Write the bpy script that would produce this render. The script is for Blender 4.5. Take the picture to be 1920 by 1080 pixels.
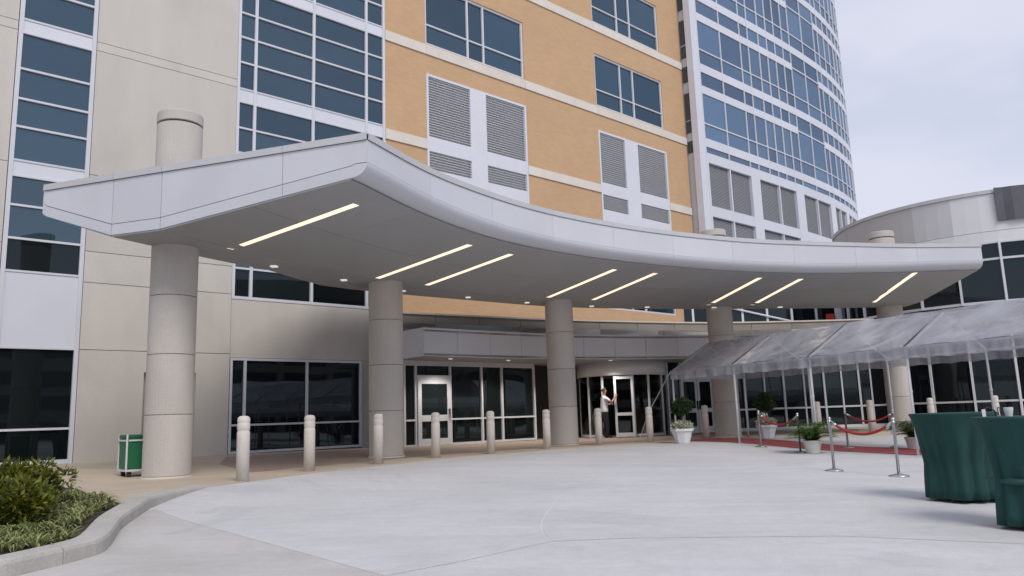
import bpy, bmesh, math, random
from mathutils import Vector, Matrix
from mathutils.geometry import delaunay_2d_cdt
random.seed(7)
for o in list(bpy.data.objects): bpy.data.objects.remove(o, do_unlink=True)
scene = bpy.context.scene
COL = scene.collection

# ------------------------------------------------------------------ camera
H = 0.9195
cam_d = bpy.data.cameras.new('camera'); cam = bpy.data.objects.new('camera', cam_d); COL.objects.link(cam)
cam_d.sensor_width = 36.0; cam_d.lens = 1449.49 / 1920 * 36; cam_d.clip_end = 3000; cam_d.clip_start = 0.05
F_ = Vector((0.0, 0.98648133, 0.1638737)); R_ = Vector((0.99944788, 0.00544477, -0.03277622)); U_ = Vector((0.03322538, -0.16378322, 0.98593668))
cam.matrix_world = Matrix(((R_.x, U_.x, -F_.x, 0), (R_.y, U_.y, -F_.y, 0), (R_.z, U_.z, -F_.z, H), (0, 0, 0, 1)))
scene.camera = cam

# ------------------------------------------------------------------ sky and sun (thin bright overcast)
SUN_EL, SUN_AZ = math.radians(46), math.radians(155)      # azimuth clockwise from +Y
world = bpy.data.worlds.new('World'); scene.world = world; world.use_nodes = True
wn = world.node_tree; wn.nodes.clear()
def wnode(t, **k):
    n = wn.nodes.new(t)
    for a, b in k.items(): setattr(n, a, b)
    return n
w_out = wnode('ShaderNodeOutputWorld'); w_bg = wnode('ShaderNodeBackground'); w_bg.inputs[1].default_value = 0.1
w_sky = wnode('ShaderNodeTexSky', sky_type='NISHITA', sun_disc=False, sun_elevation=SUN_EL, sun_rotation=SUN_AZ, air_density=1.3, dust_density=1.0, ozone_density=2.0)
w_tc = wnode('ShaderNodeTexCoord'); w_map = wnode('ShaderNodeMapping'); w_map.inputs['Scale'].default_value = (1.0, 1.0, 2.3)
w_noi = wnode('ShaderNodeTexNoise'); w_noi.inputs['Scale'].default_value = 1.7; w_noi.inputs['Detail'].default_value = 4; w_noi.inputs['Roughness'].default_value = .55
w_rmp = wnode('ShaderNodeValToRGB'); w_rmp.color_ramp.elements[0].position = .33; w_rmp.color_ramp.elements[0].color = (.56,)*3+(1,); w_rmp.color_ramp.elements[1].position = .64; w_rmp.color_ramp.elements[1].color = (.97,)*3+(1,)
w_noi2 = wnode('ShaderNodeTexNoise'); w_noi2.inputs['Scale'].default_value = 1.7; w_noi2.inputs['Detail'].default_value = 4
w_rmp2 = wnode('ShaderNodeValToRGB'); w_rmp2.color_ramp.elements[0].position = .3; w_rmp2.color_ramp.elements[0].color = (4.3, 4.6, 5.9, 1); w_rmp2.color_ramp.elements[1].position = .68; w_rmp2.color_ramp.elements[1].color = (5.5, 5.65, 6.6, 1)
w_mix = wnode('ShaderNodeMixRGB')
L = wn.links.new
L(w_tc.outputs['Generated'], w_map.inputs[0]); L(w_map.outputs[0], w_noi.inputs['Vector']); L(w_map.outputs[0], w_noi2.inputs['Vector'])
L(w_noi.outputs['Fac'], w_rmp.inputs[0]); L(w_noi2.outputs['Fac'], w_rmp2.inputs[0])
L(w_rmp.outputs[0], w_mix.inputs[0]); L(w_sky.outputs[0], w_mix.inputs[1]); L(w_rmp2.outputs[0], w_mix.inputs[2])
L(w_mix.outputs[0], w_bg.inputs[0]); L(w_bg.outputs[0], w_out.inputs[0])
sun_d = bpy.data.lights.new('sun', 'SUN'); sun = bpy.data.objects.new('sun', sun_d); COL.objects.link(sun)
sun_d.energy = 1.5; sun_d.angle = math.radians(25); sun_d.color = (1.0, .95, .88)
sdir = Vector((math.sin(SUN_AZ) * math.cos(SUN_EL), math.cos(SUN_AZ) * math.cos(SUN_EL), math.sin(SUN_EL)))
sun.rotation_euler = (-sdir).to_track_quat('-Z', 'Y').to_euler()
scene.view_settings.view_transform = 'Standard'; scene.view_settings.look = 'None'
scene.view_settings.exposure = 0.42; scene.view_settings.gamma = 1.0; scene.view_settings.use_curve_mapping = False
scene.render.engine = 'CYCLES'

# ------------------------------------------------------------------ frame of the facades: u along the wall, n away from the camera
AZ = math.radians(47.77244563)
UX, UY = math.sin(AZ), math.cos(AZ)
TH = math.atan2(UY, UX)
def W(u, n, z=0.0): return Vector((UX * u - UY * n, UY * u + UX * n, z))
def UN(x, y): return UX * x + UY * y, -UY * x + UX * y
def ss(x):
    x = min(1, max(0, x)); return x * x * (3 - 2 * x)
def zp_n(n):
    e = max(0.0, 13.2 - n); return max(-.18 * ss(e / 4.5) - .022 * max(0, e - 4.5), -.46)
def zp(x, y): return zp_n(UN(x, y)[1])
def zw(u):
    pts = [(6, .14), (13, .10), (18, .05), (24, .02)]
    if u <= 6: return .14
    for (a, b), (c, d) in zip(pts, pts[1:]):
        if u <= c: return b + (d - b) * (u - a) / (c - a)
    return .02
def zs(x, y):
    u, n = UN(x, y); return .012 + (zw(u) - .012) * min(1, max(0, (n - 15.3) / 5.5))

# ------------------------------------------------------------------ object helpers
WM = {}
def empty(name, loc=(0, 0, 0), rz=0.0, label=None, cat=None, group=None, kind=None, parent=None):
    o = bpy.data.objects.new(name, None); COL.objects.link(o); o.empty_display_size = .2
    M = Matrix.Translation(Vector(loc)) @ Matrix.Rotation(rz, 4, 'Z')
    PM = WM.get(parent.name, Matrix()) if parent else Matrix()
    o.parent = parent; o.matrix_local = PM.inverted() @ M; WM[o.name] = M
    tag(o, label, cat, group, kind); return o
def tag(o, label=None, cat=None, group=None, kind=None):
    if label: o['label'] = label
    if cat: o['category'] = cat
    if group: o['group'] = group
    if kind: o['kind'] = kind
    return o
def mk(name, verts, faces, mat, parent=None, smooth=False, label=None, cat=None, group=None, kind=None, base=False):
    PM = WM.get(parent.name, Matrix()) if parent else Matrix(); inv = PM.inverted()
    lv = [inv @ Vector(v) for v in verts]
    mn = Vector((min(v[i] for v in lv) for i in range(3))); mx = Vector((max(v[i] for v in lv) for i in range(3)))
    c = (mn + mx) / 2
    if base: c.z = mn.z
    me = bpy.data.meshes.new(name); me.from_pydata([tuple(v - c) for v in lv], [], [tuple(f) for f in faces])
    if smooth: me.polygons.foreach_set('use_smooth', [True] * len(me.polygons))
    me.update()
    if isinstance(mat, (list, tuple)):
        for m in mat: me.materials.append(m)
    else: me.materials.append(mat)
    o = bpy.data.objects.new(name, me); COL.objects.link(o); o.parent = parent
    o.matrix_local = Matrix.Translation(c); WM[o.name] = PM @ Matrix.Translation(c)
    return tag(o, label, cat, group, kind)
BF = [(0, 3, 2, 1), (4, 5, 6, 7), (0, 1, 5, 4), (1, 2, 6, 5), (2, 3, 7, 6), (3, 0, 4, 7)]
def prism8(b4, t4): return list(b4) + list(t4), list(BF)
def ubox(u0, u1, n0, n1, z0, z1):
    return prism8([W(u0, n0, z0), W(u1, n0, z0), W(u1, n1, z0), W(u0, n1, z0)], [W(u0, n0, z1), W(u1, n0, z1), W(u1, n1, z1), W(u0, n1, z1)])
def xbox(x0, x1, y0, y1, z0, z1):
    return prism8([Vector((x0, y0, z0)), Vector((x1, y0, z0)), Vector((x1, y1, z0)), Vector((x0, y1, z0))], [Vector((x0, y0, z1)), Vector((x1, y0, z1)), Vector((x1, y1, z1)), Vector((x0, y1, z1))])
def cbox(p, q, o0, o1, z0, z1, gap=0.0):
    """box along the plan segment p>q; offsets positive towards the camera (to the right of p>q)"""
    p = Vector(p[:2]); q = Vector(q[:2]); d = (q - p).normalized(); nr = Vector((d.y, -d.x))
    p = p + d * gap / 2; q = q - d * gap / 2
    a, b, c, e = p + nr * o1, q + nr * o1, q + nr * o0, p + nr * o0
    f = lambda v, z: Vector((v.x, v.y, z))
    return prism8([f(a, z0), f(b, z0), f(c, z0), f(e, z0)], [f(a, z1), f(b, z1), f(c, z1), f(e, z1)])
def join(parts):
    V = []; Fs = []
    for v, f in parts:
        k = len(V); V += list(v); Fs += [tuple(i + k for i in g) for g in f]
    return V, Fs
def tube(pts, r, n=8, caps=True):
    pts = [Vector(p) for p in pts]; V = []; Fs = []
    rs = r if isinstance(r, (list, tuple)) else [r] * len(pts)
    for i, p in enumerate(pts):
        d = (pts[min(i + 1, len(pts) - 1)] - pts[max(i - 1, 0)]).normalized()
        a = d.cross(Vector((0, 0, 1)) if abs(d.z) < .9 else Vector((1, 0, 0))).normalized(); b = d.cross(a)
        for k in range(n):
            t = 2 * math.pi * k / n; V.append(p + (a * math.cos(t) + b * math.sin(t)) * rs[i])
    for i in range(len(pts) - 1):
        for k in range(n):
            k2 = (k + 1) % n; Fs.append((i * n + k, (i + 1) * n + k, (i + 1) * n + k2, i * n + k2))
    if caps: Fs.append(tuple(range(n))); Fs.append(tuple(reversed(range((len(pts) - 1) * n, len(pts) * n))))
    return V, Fs
def lathe(c, prof, n=24, mod=None):
    V = []; Fs = []; m = len(prof); c = Vector(c)
    for i, (r, z) in enumerate(prof):
        for k in range(n):
            t = 2 * math.pi * k / n; rr = r if mod is None else mod(r, z, t, i)
            V.append(c + Vector((rr * math.cos(t), rr * math.sin(t), z)))
    for i in range(m - 1):
        for k in range(n):
            k2 = (k + 1) % n; Fs.append((i * n + k, i * n + k2, (i + 1) * n + k2, (i + 1) * n + k))
    Fs.append(tuple(reversed(range(n)))); Fs.append(tuple(range((m - 1) * n, m * n)))
    return V, Fs
def grid(rows):
    m = len(rows[0]); V = [v for r in rows for v in r]
    return V, [(i * m + j, i * m + j + 1, (i + 1) * m + j + 1, (i + 1) * m + j) for i in range(len(rows) - 1) for j in range(m - 1)]
def solid(o, t, off=-1):
    m = o.modifiers.new('thickness', 'SOLIDIFY'); m.thickness = t; m.offset = off; return o
def bevel(o, w, seg=2):
    m = o.modifiers.new('bevel', 'BEVEL'); m.width = w; m.segments = seg; m.limit_method = 'ANGLE'; return o
def crom(P, n):
    """Catmull-Rom through plan points, resampled evenly to n points"""
    P = [Vector(p) for p in P]; Q = []
    for i in range(len(P) - 1):
        p0 = P[i - 1] if i else P[0] * 2 - P[1]; p1, p2 = P[i], P[i + 1]; p3 = P[i + 2] if i + 2 < len(P) else P[i + 1] * 2 - P[i]
        for k in range(24):
            t = k / 24; Q.append(.5 * ((2 * p1) + (p2 - p0) * t + (2 * p0 - 5 * p1 + 4 * p2 - p3) * t * t + (3 * p1 - p0 - 3 * p2 + p3) * t ** 3))
    Q.append(P[-1].copy()); return resample(Q, n)
def resample(Q, n):
    S = [0]
    for a, b in zip(Q, Q[1:]): S.append(S[-1] + (b - a).length)
    out = []; j = 0
    for i in range(n):
        s = S[-1] * i / (n - 1)
        while j < len(S) - 2 and S[j + 1] < s: j += 1
        t = (s - S[j]) / max(1e-9, S[j + 1] - S[j]); out.append(Q[j].lerp(Q[j + 1], t))
    return out
def inside(p, poly):
    r = False; j = len(poly) - 1
    for i in range(len(poly)):
        a, b = poly[i], poly[j]
        if (a[1] > p[1]) != (b[1] > p[1]) and p[0] < (b[0] - a[0]) * (p[1] - a[1]) / (b[1] - a[1]) + a[0]: r = not r
        j = i
    return r
def sheet_poly(poly, step, zf):
    """triangulated ground sheet over a plan polygon"""
    b = []
    for p, q in zip(poly, poly[1:] + poly[:1]):
        p, q = Vector(p[:2]), Vector(q[:2]); k = max(1, int((q - p).length / step))
        for i in range(k): b.append(p.lerp(q, i / k))
    x0 = min(p.x for p in b); x1 = max(p.x for p in b); y0 = min(p.y for p in b); y1 = max(p.y for p in b)
    pts = list(b); y = y0 + step / 2
    pl = [(p.x, p.y) for p in b]
    while y < y1:
        x = x0 + step / 2
        while x < x1:
            if inside((x, y), pl): pts.append(Vector((x, y)))
            x += step
        y += step
    nb = len(b); r = delaunay_2d_cdt(pts, [], [list(range(nb))], 1, 1e-5)
    V = [Vector((v.x, v.y, zf(v.x, v.y))) for v in r[0]]
    Fs = []
    for f in r[2]:
        a, c, d = (r[0][i] for i in f[:3])
        Fs.append(f if (c - a).cross(d - a) > 0 else tuple(reversed(f)))
    return V, Fs

# ------------------------------------------------------------------ materials
def new_mat(name):
    m = bpy.data.materials.new(name); m.use_nodes = True; nt = m.node_tree
    return m, nt, nt.nodes['Principled BSDF']
def N(nt, t, **k):
    n = nt.nodes.new(t)
    for a, b in k.items(): setattr(n, a, b)
    return n
def surf(name, col, rough=.7, var=.12, scale=3.0, rand=.06, bump=.0, bscale=40, metal=0.0, spec=.5, stain=0.0, streak=False, fine=0.0):
    m, nt, p = new_mat(name); l = nt.links.new
    p.inputs['Roughness'].default_value = rough; p.inputs['Metallic'].default_value = metal; p.inputs['Specular IOR Level'].default_value = spec
    tc = N(nt, 'ShaderNodeTexCoord'); oi = N(nt, 'ShaderNodeObjectInfo')
    add = N(nt, 'ShaderNodeVectorMath', operation='ADD'); mul = N(nt, 'ShaderNodeMath', operation='MULTIPLY'); mul.inputs[1].default_value = 37.0
    l(oi.outputs['Random'], mul.inputs[0]); l(tc.outputs['Object'], add.inputs[0]); l(mul.outputs[0], add.inputs[1])
    vec = add.outputs[0]
    if streak:
        mp = N(nt, 'ShaderNodeMapping'); mp.inputs['Scale'].default_value = (1, 1, .22); l(vec, mp.inputs[0]); nvec = mp.outputs[0]
    else: nvec = vec
    no = N(nt, 'ShaderNodeTexNoise'); no.inputs['Scale'].default_value = scale; no.inputs['Detail'].default_value = 8; no.inputs['Roughness'].default_value = .6
    l(nvec, no.inputs['Vector'])
    rg = N(nt, 'ShaderNodeMapRange'); rg.inputs[1].default_value = .25; rg.inputs[2].default_value = .75; rg.inputs[3].default_value = 1 - var; rg.inputs[4].default_value = 1 + var
    l(no.outputs['Fac'], rg.inputs[0])
    rr = N(nt, 'ShaderNodeMapRange'); rr.inputs[3].default_value = 1 - rand; rr.inputs[4].default_value = 1 + rand; l(oi.outputs['Random'], rr.inputs[0])
    mm = N(nt, 'ShaderNodeMath', operation='MULTIPLY'); l(rg.outputs[0], mm.inputs[0]); l(rr.outputs[0], mm.inputs[1]); val = mm.outputs[0]
    if fine:
        nf = N(nt, 'ShaderNodeTexNoise'); nf.inputs['Scale'].default_value = 55; nf.inputs['Detail'].default_value = 3; l(vec, nf.inputs['Vector'])
        rf = N(nt, 'ShaderNodeMapRange'); rf.inputs[1].default_value = .3; rf.inputs[2].default_value = .7; rf.inputs[3].default_value = 1 - fine; rf.inputs[4].default_value = 1 + fine; l(nf.outputs['Fac'], rf.inputs[0])
        m2 = N(nt, 'ShaderNodeMath', operation='MULTIPLY'); l(val, m2.inputs[0]); l(rf.outputs[0], m2.inputs[1]); val = m2.outputs[0]
    if stain:
        n3 = N(nt, 'ShaderNodeTexNoise'); n3.inputs['Scale'].default_value = scale * .35; n3.inputs['Detail'].default_value = 5; n3.inputs['Distortion'].default_value = .8; l(vec, n3.inputs['Vector'])
        r3 = N(nt, 'ShaderNodeMapRange'); r3.inputs[1].default_value = .5; r3.inputs[2].default_value = .68; r3.inputs[3].default_value = 1; r3.inputs[4].default_value = 1 - stain; l(n3.outputs['Fac'], r3.inputs[0])
        m3 = N(nt, 'ShaderNodeMath', operation='MULTIPLY'); l(val, m3.inputs[0]); l(r3.outputs[0], m3.inputs[1]); val = m3.outputs[0]
    sc = N(nt, 'ShaderNodeVectorMath', operation='SCALE'); sc.inputs[0].default_value = col; l(val, sc.inputs['Scale']); l(sc.outputs[0], p.inputs['Base Color'])
    if bump:
        nb = N(nt, 'ShaderNodeTexNoise'); nb.inputs['Scale'].default_value = bscale; nb.inputs['Detail'].default_value = 6; l(vec, nb.inputs['Vector'])
        bp = N(nt, 'ShaderNodeBump'); bp.inputs['Strength'].default_value = bump; bp.inputs['Distance'].default_value = .02; l(nb.outputs['Fac'], bp.inputs['Height']); l(bp.outputs[0], p.inputs['Normal'])
    return m
def glass_mat(name, body, refl, ior=1.6, wav=.02):
    """coated facade glass: dark body, mirror-like tinted reflection, panes very slightly out of true"""
    m, nt, p = new_mat(name); l = nt.links.new; nt.nodes.remove(p)
    out = nt.nodes['Material Output']
    d = N(nt, 'ShaderNodeBsdfDiffuse'); d.inputs[0].default_value = (*body, 1)
    g = N(nt, 'ShaderNodeBsdfGlossy'); g.inputs[0].default_value = (*refl, 1); g.inputs['Roughness'].default_value = .015
    fr = N(nt, 'ShaderNodeFresnel'); fr.inputs[0].default_value = ior
    tc = N(nt, 'ShaderNodeTexCoord'); oi = N(nt, 'ShaderNodeObjectInfo')
    ad = N(nt, 'ShaderNodeVectorMath', operation='ADD'); mu = N(nt, 'ShaderNodeMath', operation='MULTIPLY'); mu.inputs[1].default_value = 50
    l(oi.outputs['Random'], mu.inputs[0]); l(tc.outputs['Object'], ad.inputs[0]); l(mu.outputs[0], ad.inputs[1])
    no = N(nt, 'ShaderNodeTexNoise'); no.inputs['Scale'].default_value = .55; no.inputs['Detail'].default_value = 1; l(ad.outputs[0], no.inputs['Vector'])
    bp = N(nt, 'ShaderNodeBump'); bp.inputs['Strength'].default_value = wav; bp.inputs['Distance'].default_value = .5; l(no.outputs['Fac'], bp.inputs['Height'])
    l(bp.outputs[0], g.inputs['Normal']); l(bp.outputs[0], fr.inputs['Normal'])
    rv_ = N(nt, 'ShaderNodeMapRange'); rv_.inputs[3].default_value = .45; rv_.inputs[4].default_value = 1.7; l(oi.outputs['Random'], rv_.inputs[0])
    sv = N(nt, 'ShaderNodeVectorMath', operation='SCALE'); sv.inputs[0].default_value = body; l(rv_.outputs[0], sv.inputs['Scale']); l(sv.outputs[0], d.inputs[0])
    mx = N(nt, 'ShaderNodeMixShader'); l(fr.outputs[0], mx.inputs[0]); l(d.outputs[0], mx.inputs[1]); l(g.outputs[0], mx.inputs[2]); l(mx.outputs[0], out.inputs[0])
    return m
def plain(name, col, rough=.5, metal=0.0, emit=0.0):
    m, nt, p = new_mat(name); p.inputs['Base Color'].default_value = (*col, 1); p.inputs['Roughness'].default_value = rough; p.inputs['Metallic'].default_value = metal
    if emit: p.inputs['Emission Color'].default_value = (*col, 1); p.inputs['Emission Strength'].default_value = emit
    return m
M = {}
M['concrete'] = surf('precast_concrete', (.545, .51, .465), .85, .07, 1.1, .035, .15, 60, stain=.06, streak=True, fine=.06)
M['column'] = surf('column_concrete', (.50, .462, .425), .85, .09, 1.4, .03, .15, 60, stain=.06, streak=True, fine=.08)
M['bollard'] = surf('bollard_concrete', (.64, .585, .54), .85, .08, 4, .05, .12, 90, stain=.07, fine=.07)
M['white'] = surf('white_metal', (.66, .67, .72), .38, .03, 1.5, .02, spec=.5)
M['frame'] = surf('aluminium_frame', (.60, .61, .65), .4, .04, 2, .03)
M['spandrel'] = surf('spandrel_white', (.64, .65, .71), .35, .03, 1, .03)
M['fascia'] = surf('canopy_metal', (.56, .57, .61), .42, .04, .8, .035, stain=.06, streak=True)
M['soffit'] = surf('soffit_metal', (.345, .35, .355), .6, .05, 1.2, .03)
M['lip'] = surf('lip_metal', (.54, .55, .59), .45, .03, 1, .02)
M['coping'] = surf('coping_metal', (.50, .50, .52), .5, .04, 1, .03)
M['dark'] = plain('joint_dark', (.06, .06, .06), .9)
M['stone'] = surf('cast_stone', (.66, .61, .55), .85, .07, 1.5, .03, .1, 50)
M['cap'] = surf('cap_stone', (.56, .51, .44), .85, .07, 2, .03)
M['podium'] = surf('podium_concrete', (.31, .28, .25), .85, .1, 1.3, .04, .15, 60, stain=.1, fine=.06)  # darker concrete: the canopy's shade on the parapet put into its tone
M['entry'] = surf('entry_metal', (.70, .71, .74), .32, .04, 1, .03)
M['louvre'] = surf('louvre_grey', (.60, .61, .63), .55, .04, 2, .02)
M['tlouvre'] = surf('tower_louvre', (.34, .35, .37), .55, .03, 2, .02)
M['blue'] = glass_mat('blue_glass', (.012, .026, .038), (.58, .74, .86), 2.3, .08)
M['towerglass'] = glass_mat('tower_glass', (.045, .082, .13), (.68, .78, .94), 2.9, .08)
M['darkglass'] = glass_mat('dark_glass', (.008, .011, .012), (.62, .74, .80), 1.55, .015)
M['roof'] = surf('roof_membrane', (.45, .45, .45), .9, .1, 1)
def brick_mat():
    m, nt, p = new_mat('orange_brick'); l = nt.links.new
    tc = N(nt, 'ShaderNodeTexCoord'); sx = N(nt, 'ShaderNodeSeparateXYZ'); cx = N(nt, 'ShaderNodeCombineXYZ')
    l(tc.outputs['Object'], sx.inputs[0]); l(sx.outputs[0], cx.inputs[0]); l(sx.outputs[2], cx.inputs[1])
    b = N(nt, 'ShaderNodeTexBrick'); b.inputs['Scale'].default_value = 1; b.inputs['Brick Width'].default_value = .3; b.inputs['Row Height'].default_value = .1; b.inputs['Mortar Size'].default_value = .009
    b.inputs['Color1'].default_value = (.56, .36, .205, 1); b.inputs['Color2'].default_value = (.52, .332, .187, 1); b.inputs['Mortar'].default_value = (.52, .35, .215, 1); b.inputs['Bias'].default_value = .2
    l(cx.outputs[0], b.inputs['Vector'])
    no = N(nt, 'ShaderNodeTexNoise'); no.inputs['Scale'].default_value = .5; no.inputs['Detail'].default_value = 6; l(tc.outputs['Object'], no.inputs['Vector'])
    rg = N(nt, 'ShaderNodeMapRange'); rg.inputs[1].default_value = .3; rg.inputs[2].default_value = .7; rg.inputs[3].default_value = .95; rg.inputs[4].default_value = 1.05; l(no.outputs['Fac'], rg.inputs[0])
    sc = N(nt, 'ShaderNodeVectorMath', operation='SCALE'); l(b.outputs['Color'], sc.inputs[0]); l(rg.outputs[0], sc.inputs['Scale']); l(sc.outputs[0], p.inputs['Base Color'])
    bp = N(nt, 'ShaderNodeBump'); bp.inputs['Strength'].default_value = .3; bp.inputs['Distance'].default_value = .01; bp.invert = True; l(b.outputs['Fac'], bp.inputs['Height']); l(bp.outputs[0], p.inputs['Normal'])
    p.inputs['Roughness'].default_value = .85
    return m
M['brick'] = brick_mat()
def slab_mat(name, col, warm):
    """power-floated concrete paving with broom streaks, water marks and fine grit"""
    m, nt, p = new_mat(name); l = nt.links.new
    tc = N(nt, 'ShaderNodeTexCoord'); geo = N(nt, 'ShaderNodeNewGeometry')
    def noise(scale, det, stretch=None, dist=0.0):
        v = geo.outputs['Position']
        if stretch:
            mp = N(nt, 'ShaderNodeMapping'); mp.inputs['Rotation'].default_value = (0, 0, stretch[0]); mp.inputs['Scale'].default_value = (stretch[1], stretch[2], 1); l(v, mp.inputs[0]); v = mp.outputs[0]
        n = N(nt, 'ShaderNodeTexNoise'); n.inputs['Scale'].default_value = scale; n.inputs['Detail'].default_value = det; n.inputs['Distortion'].default_value = dist; l(v, n.inputs['Vector']); return n.outputs['Fac']
    def rng(f, a, b, lo, hi):
        r = N(nt, 'ShaderNodeMapRange'); r.inputs[1].default_value = a; r.inputs[2].default_value = b; r.inputs[3].default_value = lo; r.inputs[4].default_value = hi; l(f, r.inputs[0]); return r.outputs[0]
    def mul(a, b):
        q = N(nt, 'ShaderNodeMath', operation='MULTIPLY'); l(a, q.inputs[0]); l(b, q.inputs[1]); return q.outputs[0]
    v = rng(noise(.45, 7, None, .6), .3, .7, .945, 1.04)
    v = mul(v, rng(noise(.55, 6, (-.55, .35, 3.2), .7), .35, .7, .95, 1.03))
    v = mul(v, rng(noise(2.6, 8, (-.4, .5, 2.0), .5), .3, .75, .955, 1.035))
    v = mul(v, rng(noise(60, 3), .3, .7, .93, 1.06))
    v = mul(v, rng(noise(7, 6, None, .4), .35, .7, .96, 1.03))
    v = mul(v, rng(noise(.9, 5, None, 1.5), .57, .66, 1.0, .95))
    v = mul(v, rng(noise(.22, 6, None, 2.5), .60, .64, 1.0, .93))
    mx = N(nt, 'ShaderNodeMixRGB'); mx.inputs[1].default_value = (*col, 1); mx.inputs[2].default_value = (*warm, 1); l(rng(noise(.35, 5, None, .5), .42, .62, 0, 1), mx.inputs[0])
    sc = N(nt, 'ShaderNodeVectorMath', operation='SCALE'); l(mx.outputs[0], sc.inputs[0]); l(v, sc.inputs['Scale']); l(sc.outputs[0], p.inputs['Base Color'])
    bp = N(nt, 'ShaderNodeBump'); bp.inputs['Strength'].default_value = .12; bp.inputs['Distance'].default_value = .01; l(noise(45, 6), bp.inputs['Height']); l(bp.outputs[0], p.inputs['Normal'])
    p.inputs['Roughness'].default_value = .75; return m
M['slab'] = slab_mat('pale_concrete', (.575, .57, .577), (.56, .552, .552))
M['slab2'] = slab_mat('old_concrete', (.525, .51, .49), (.48, .46, .435))
M['joint'] = surf('joint_sealant', (.66, .64, .60), .9, .1, 4)
M['kerb'] = surf('kerb_concrete', (.44, .42, .39), .85, .13, 2.2, .04, .2, 60, stain=.16, fine=.1)
M['walk'] = surf('aggregate_walk', (.47, .395, .305), .9, .10, 1.2, .03, .2, 80, stain=.08, fine=.14)
def paver_mat():
    m, nt, p = new_mat('brick_pavers'); l = nt.links.new; geo = N(nt, 'ShaderNodeNewGeometry'); mp = N(nt, 'ShaderNodeMapping'); mp.inputs['Rotation'].default_value = (0, 0, -TH)
    b = N(nt, 'ShaderNodeTexBrick'); b.inputs['Scale'].default_value = 1; b.inputs['Brick Width'].default_value = .22; b.inputs['Row Height'].default_value = .11; b.inputs['Mortar Size'].default_value = .006
    b.inputs['Color1'].default_value = (.36, .26, .21, 1); b.inputs['Color2'].default_value = (.30, .225, .19, 1); b.inputs['Mortar'].default_value = (.22, .18, .15, 1)
    l(geo.outputs['Position'], mp.inputs[0]); l(mp.outputs[0], b.inputs['Vector']); l(b.outputs['Color'], p.inputs['Base Color'])
    bp = N(nt, 'ShaderNodeBump'); bp.invert = True; bp.inputs['Strength'].default_value = .4; bp.inputs['Distance'].default_value = .006; l(b.outputs['Fac'], bp.inputs['Height']); l(bp.outputs[0], p.inputs['Normal']); p.inputs['Roughness'].default_value = .85
    return m
M['paver'] = paver_mat()
M['mulch'] = surf('bark_mulch', (.045, .032, .024), .95, .5, 14, 0, .9, 30)
M['lamp'] = plain('light_lens', (1.0, .80, .58), .5, 0, .85)
M['downlight'] = plain('downlight_lens', (1.0, .95, .88), .5, 0, .35)
M['chrome'] = plain('brushed_steel', (.55, .55, .56), .3, 1.0)
M['pole'] = surf('tent_pole', (.62, .63, .64), .4, .05, 4, .03)
M['rope'] = surf('red_velvet', (.36, .03, .035), .9, .15, 30)
M['carpet'] = surf('red_carpet', (.40, .085, .085), .95, .14, 2.5, 0, .25, 200, stain=.12, fine=.1)
M['cloth'] = surf('green_cloth', (.006, .046, .040), .85, .12, 4, .08)
M['sash'] = surf('green_sash', (.012, .058, .053), .6, .1, 5)
M['planter'] = surf('white_planter', (.68, .68, .70), .55, .05, 4, .03, stain=.06)
M['pot'] = surf('cream_pot', (.62, .61, .55), .6, .06, 4, .03)
M['soil'] = surf('soil', (.05, .035, .025), .95, .3, 20)
M['greenbox'] = surf('cart_green', (.010, .125, .055), .5, .12, 5, .04, stain=.1)
M['bin'] = M['greenbox']
M['black'] = plain('black_rubber', (.02, .02, .02), .7)
M['red'] = plain('red_paint', (.55, .05, .03), .5)
M['tarp'] = surf('grey_tarp', (.09, .095, .11), .7, .15, 2, 0)
M['skin'] = plain('skin', (.30, .17, .115), .55)
M['shirt'] = surf('white_shirt', (.66, .67, .72), .9, .05, 8)
M['trouser'] = plain('dark_trousers', (.02, .022, .028), .9)
M['hair'] = plain('dark_hair', (.02, .014, .01), .8)
M['trunk'] = surf('bark', (.09, .065, .045), .9, .25, 12)
M['beigedoor'] = surf('beige_door', (.40, .36, .32), .6, .05, 2)
def leaf_mat(name, c1, c2, rough=.5, transl=.25):
    m, nt, p = new_mat(name); l = nt.links.new
    geo = N(nt, 'ShaderNodeNewGeometry'); mx = N(nt, 'ShaderNodeMixRGB'); mx.inputs[1].default_value = (*c1, 1); mx.inputs[2].default_value = (*c2, 1)
    l(geo.outputs['Random Per Island'], mx.inputs[0]); l(mx.outputs[0], p.inputs['Base Color']); p.inputs['Roughness'].default_value = rough
    t = N(nt, 'ShaderNodeBsdfTranslucent'); l(mx.outputs[0], t.inputs[0]); s = N(nt, 'ShaderNodeMixShader'); s.inputs[0].default_value = transl
    l(p.outputs[0], s.inputs[1]); l(t.outputs[0], s.inputs[2]); l(s.outputs[0], nt.nodes['Material Output'].inputs[0]); return m
M['shrub'] = leaf_mat('shrub_leaf', (.014, .040, .005), (.20, .20, .012))
M['lirio'] = leaf_mat('variegated_blade', (.06, .11, .025), (.42, .42, .17))
M['fern'] = leaf_mat('fern_leaf', (.045, .12, .022), (.16, .25, .05))
M['topiary'] = leaf_mat('topiary_leaf', (.012, .035, .010), (.04, .075, .02))
M['flower'] = leaf_mat('pale_variegated_leaf', (.20, .26, .12), (.78, .77, .64))
M['tree'] = leaf_mat('tree_leaf', (.015, .045, .012), (.05, .10, .025))
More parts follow.
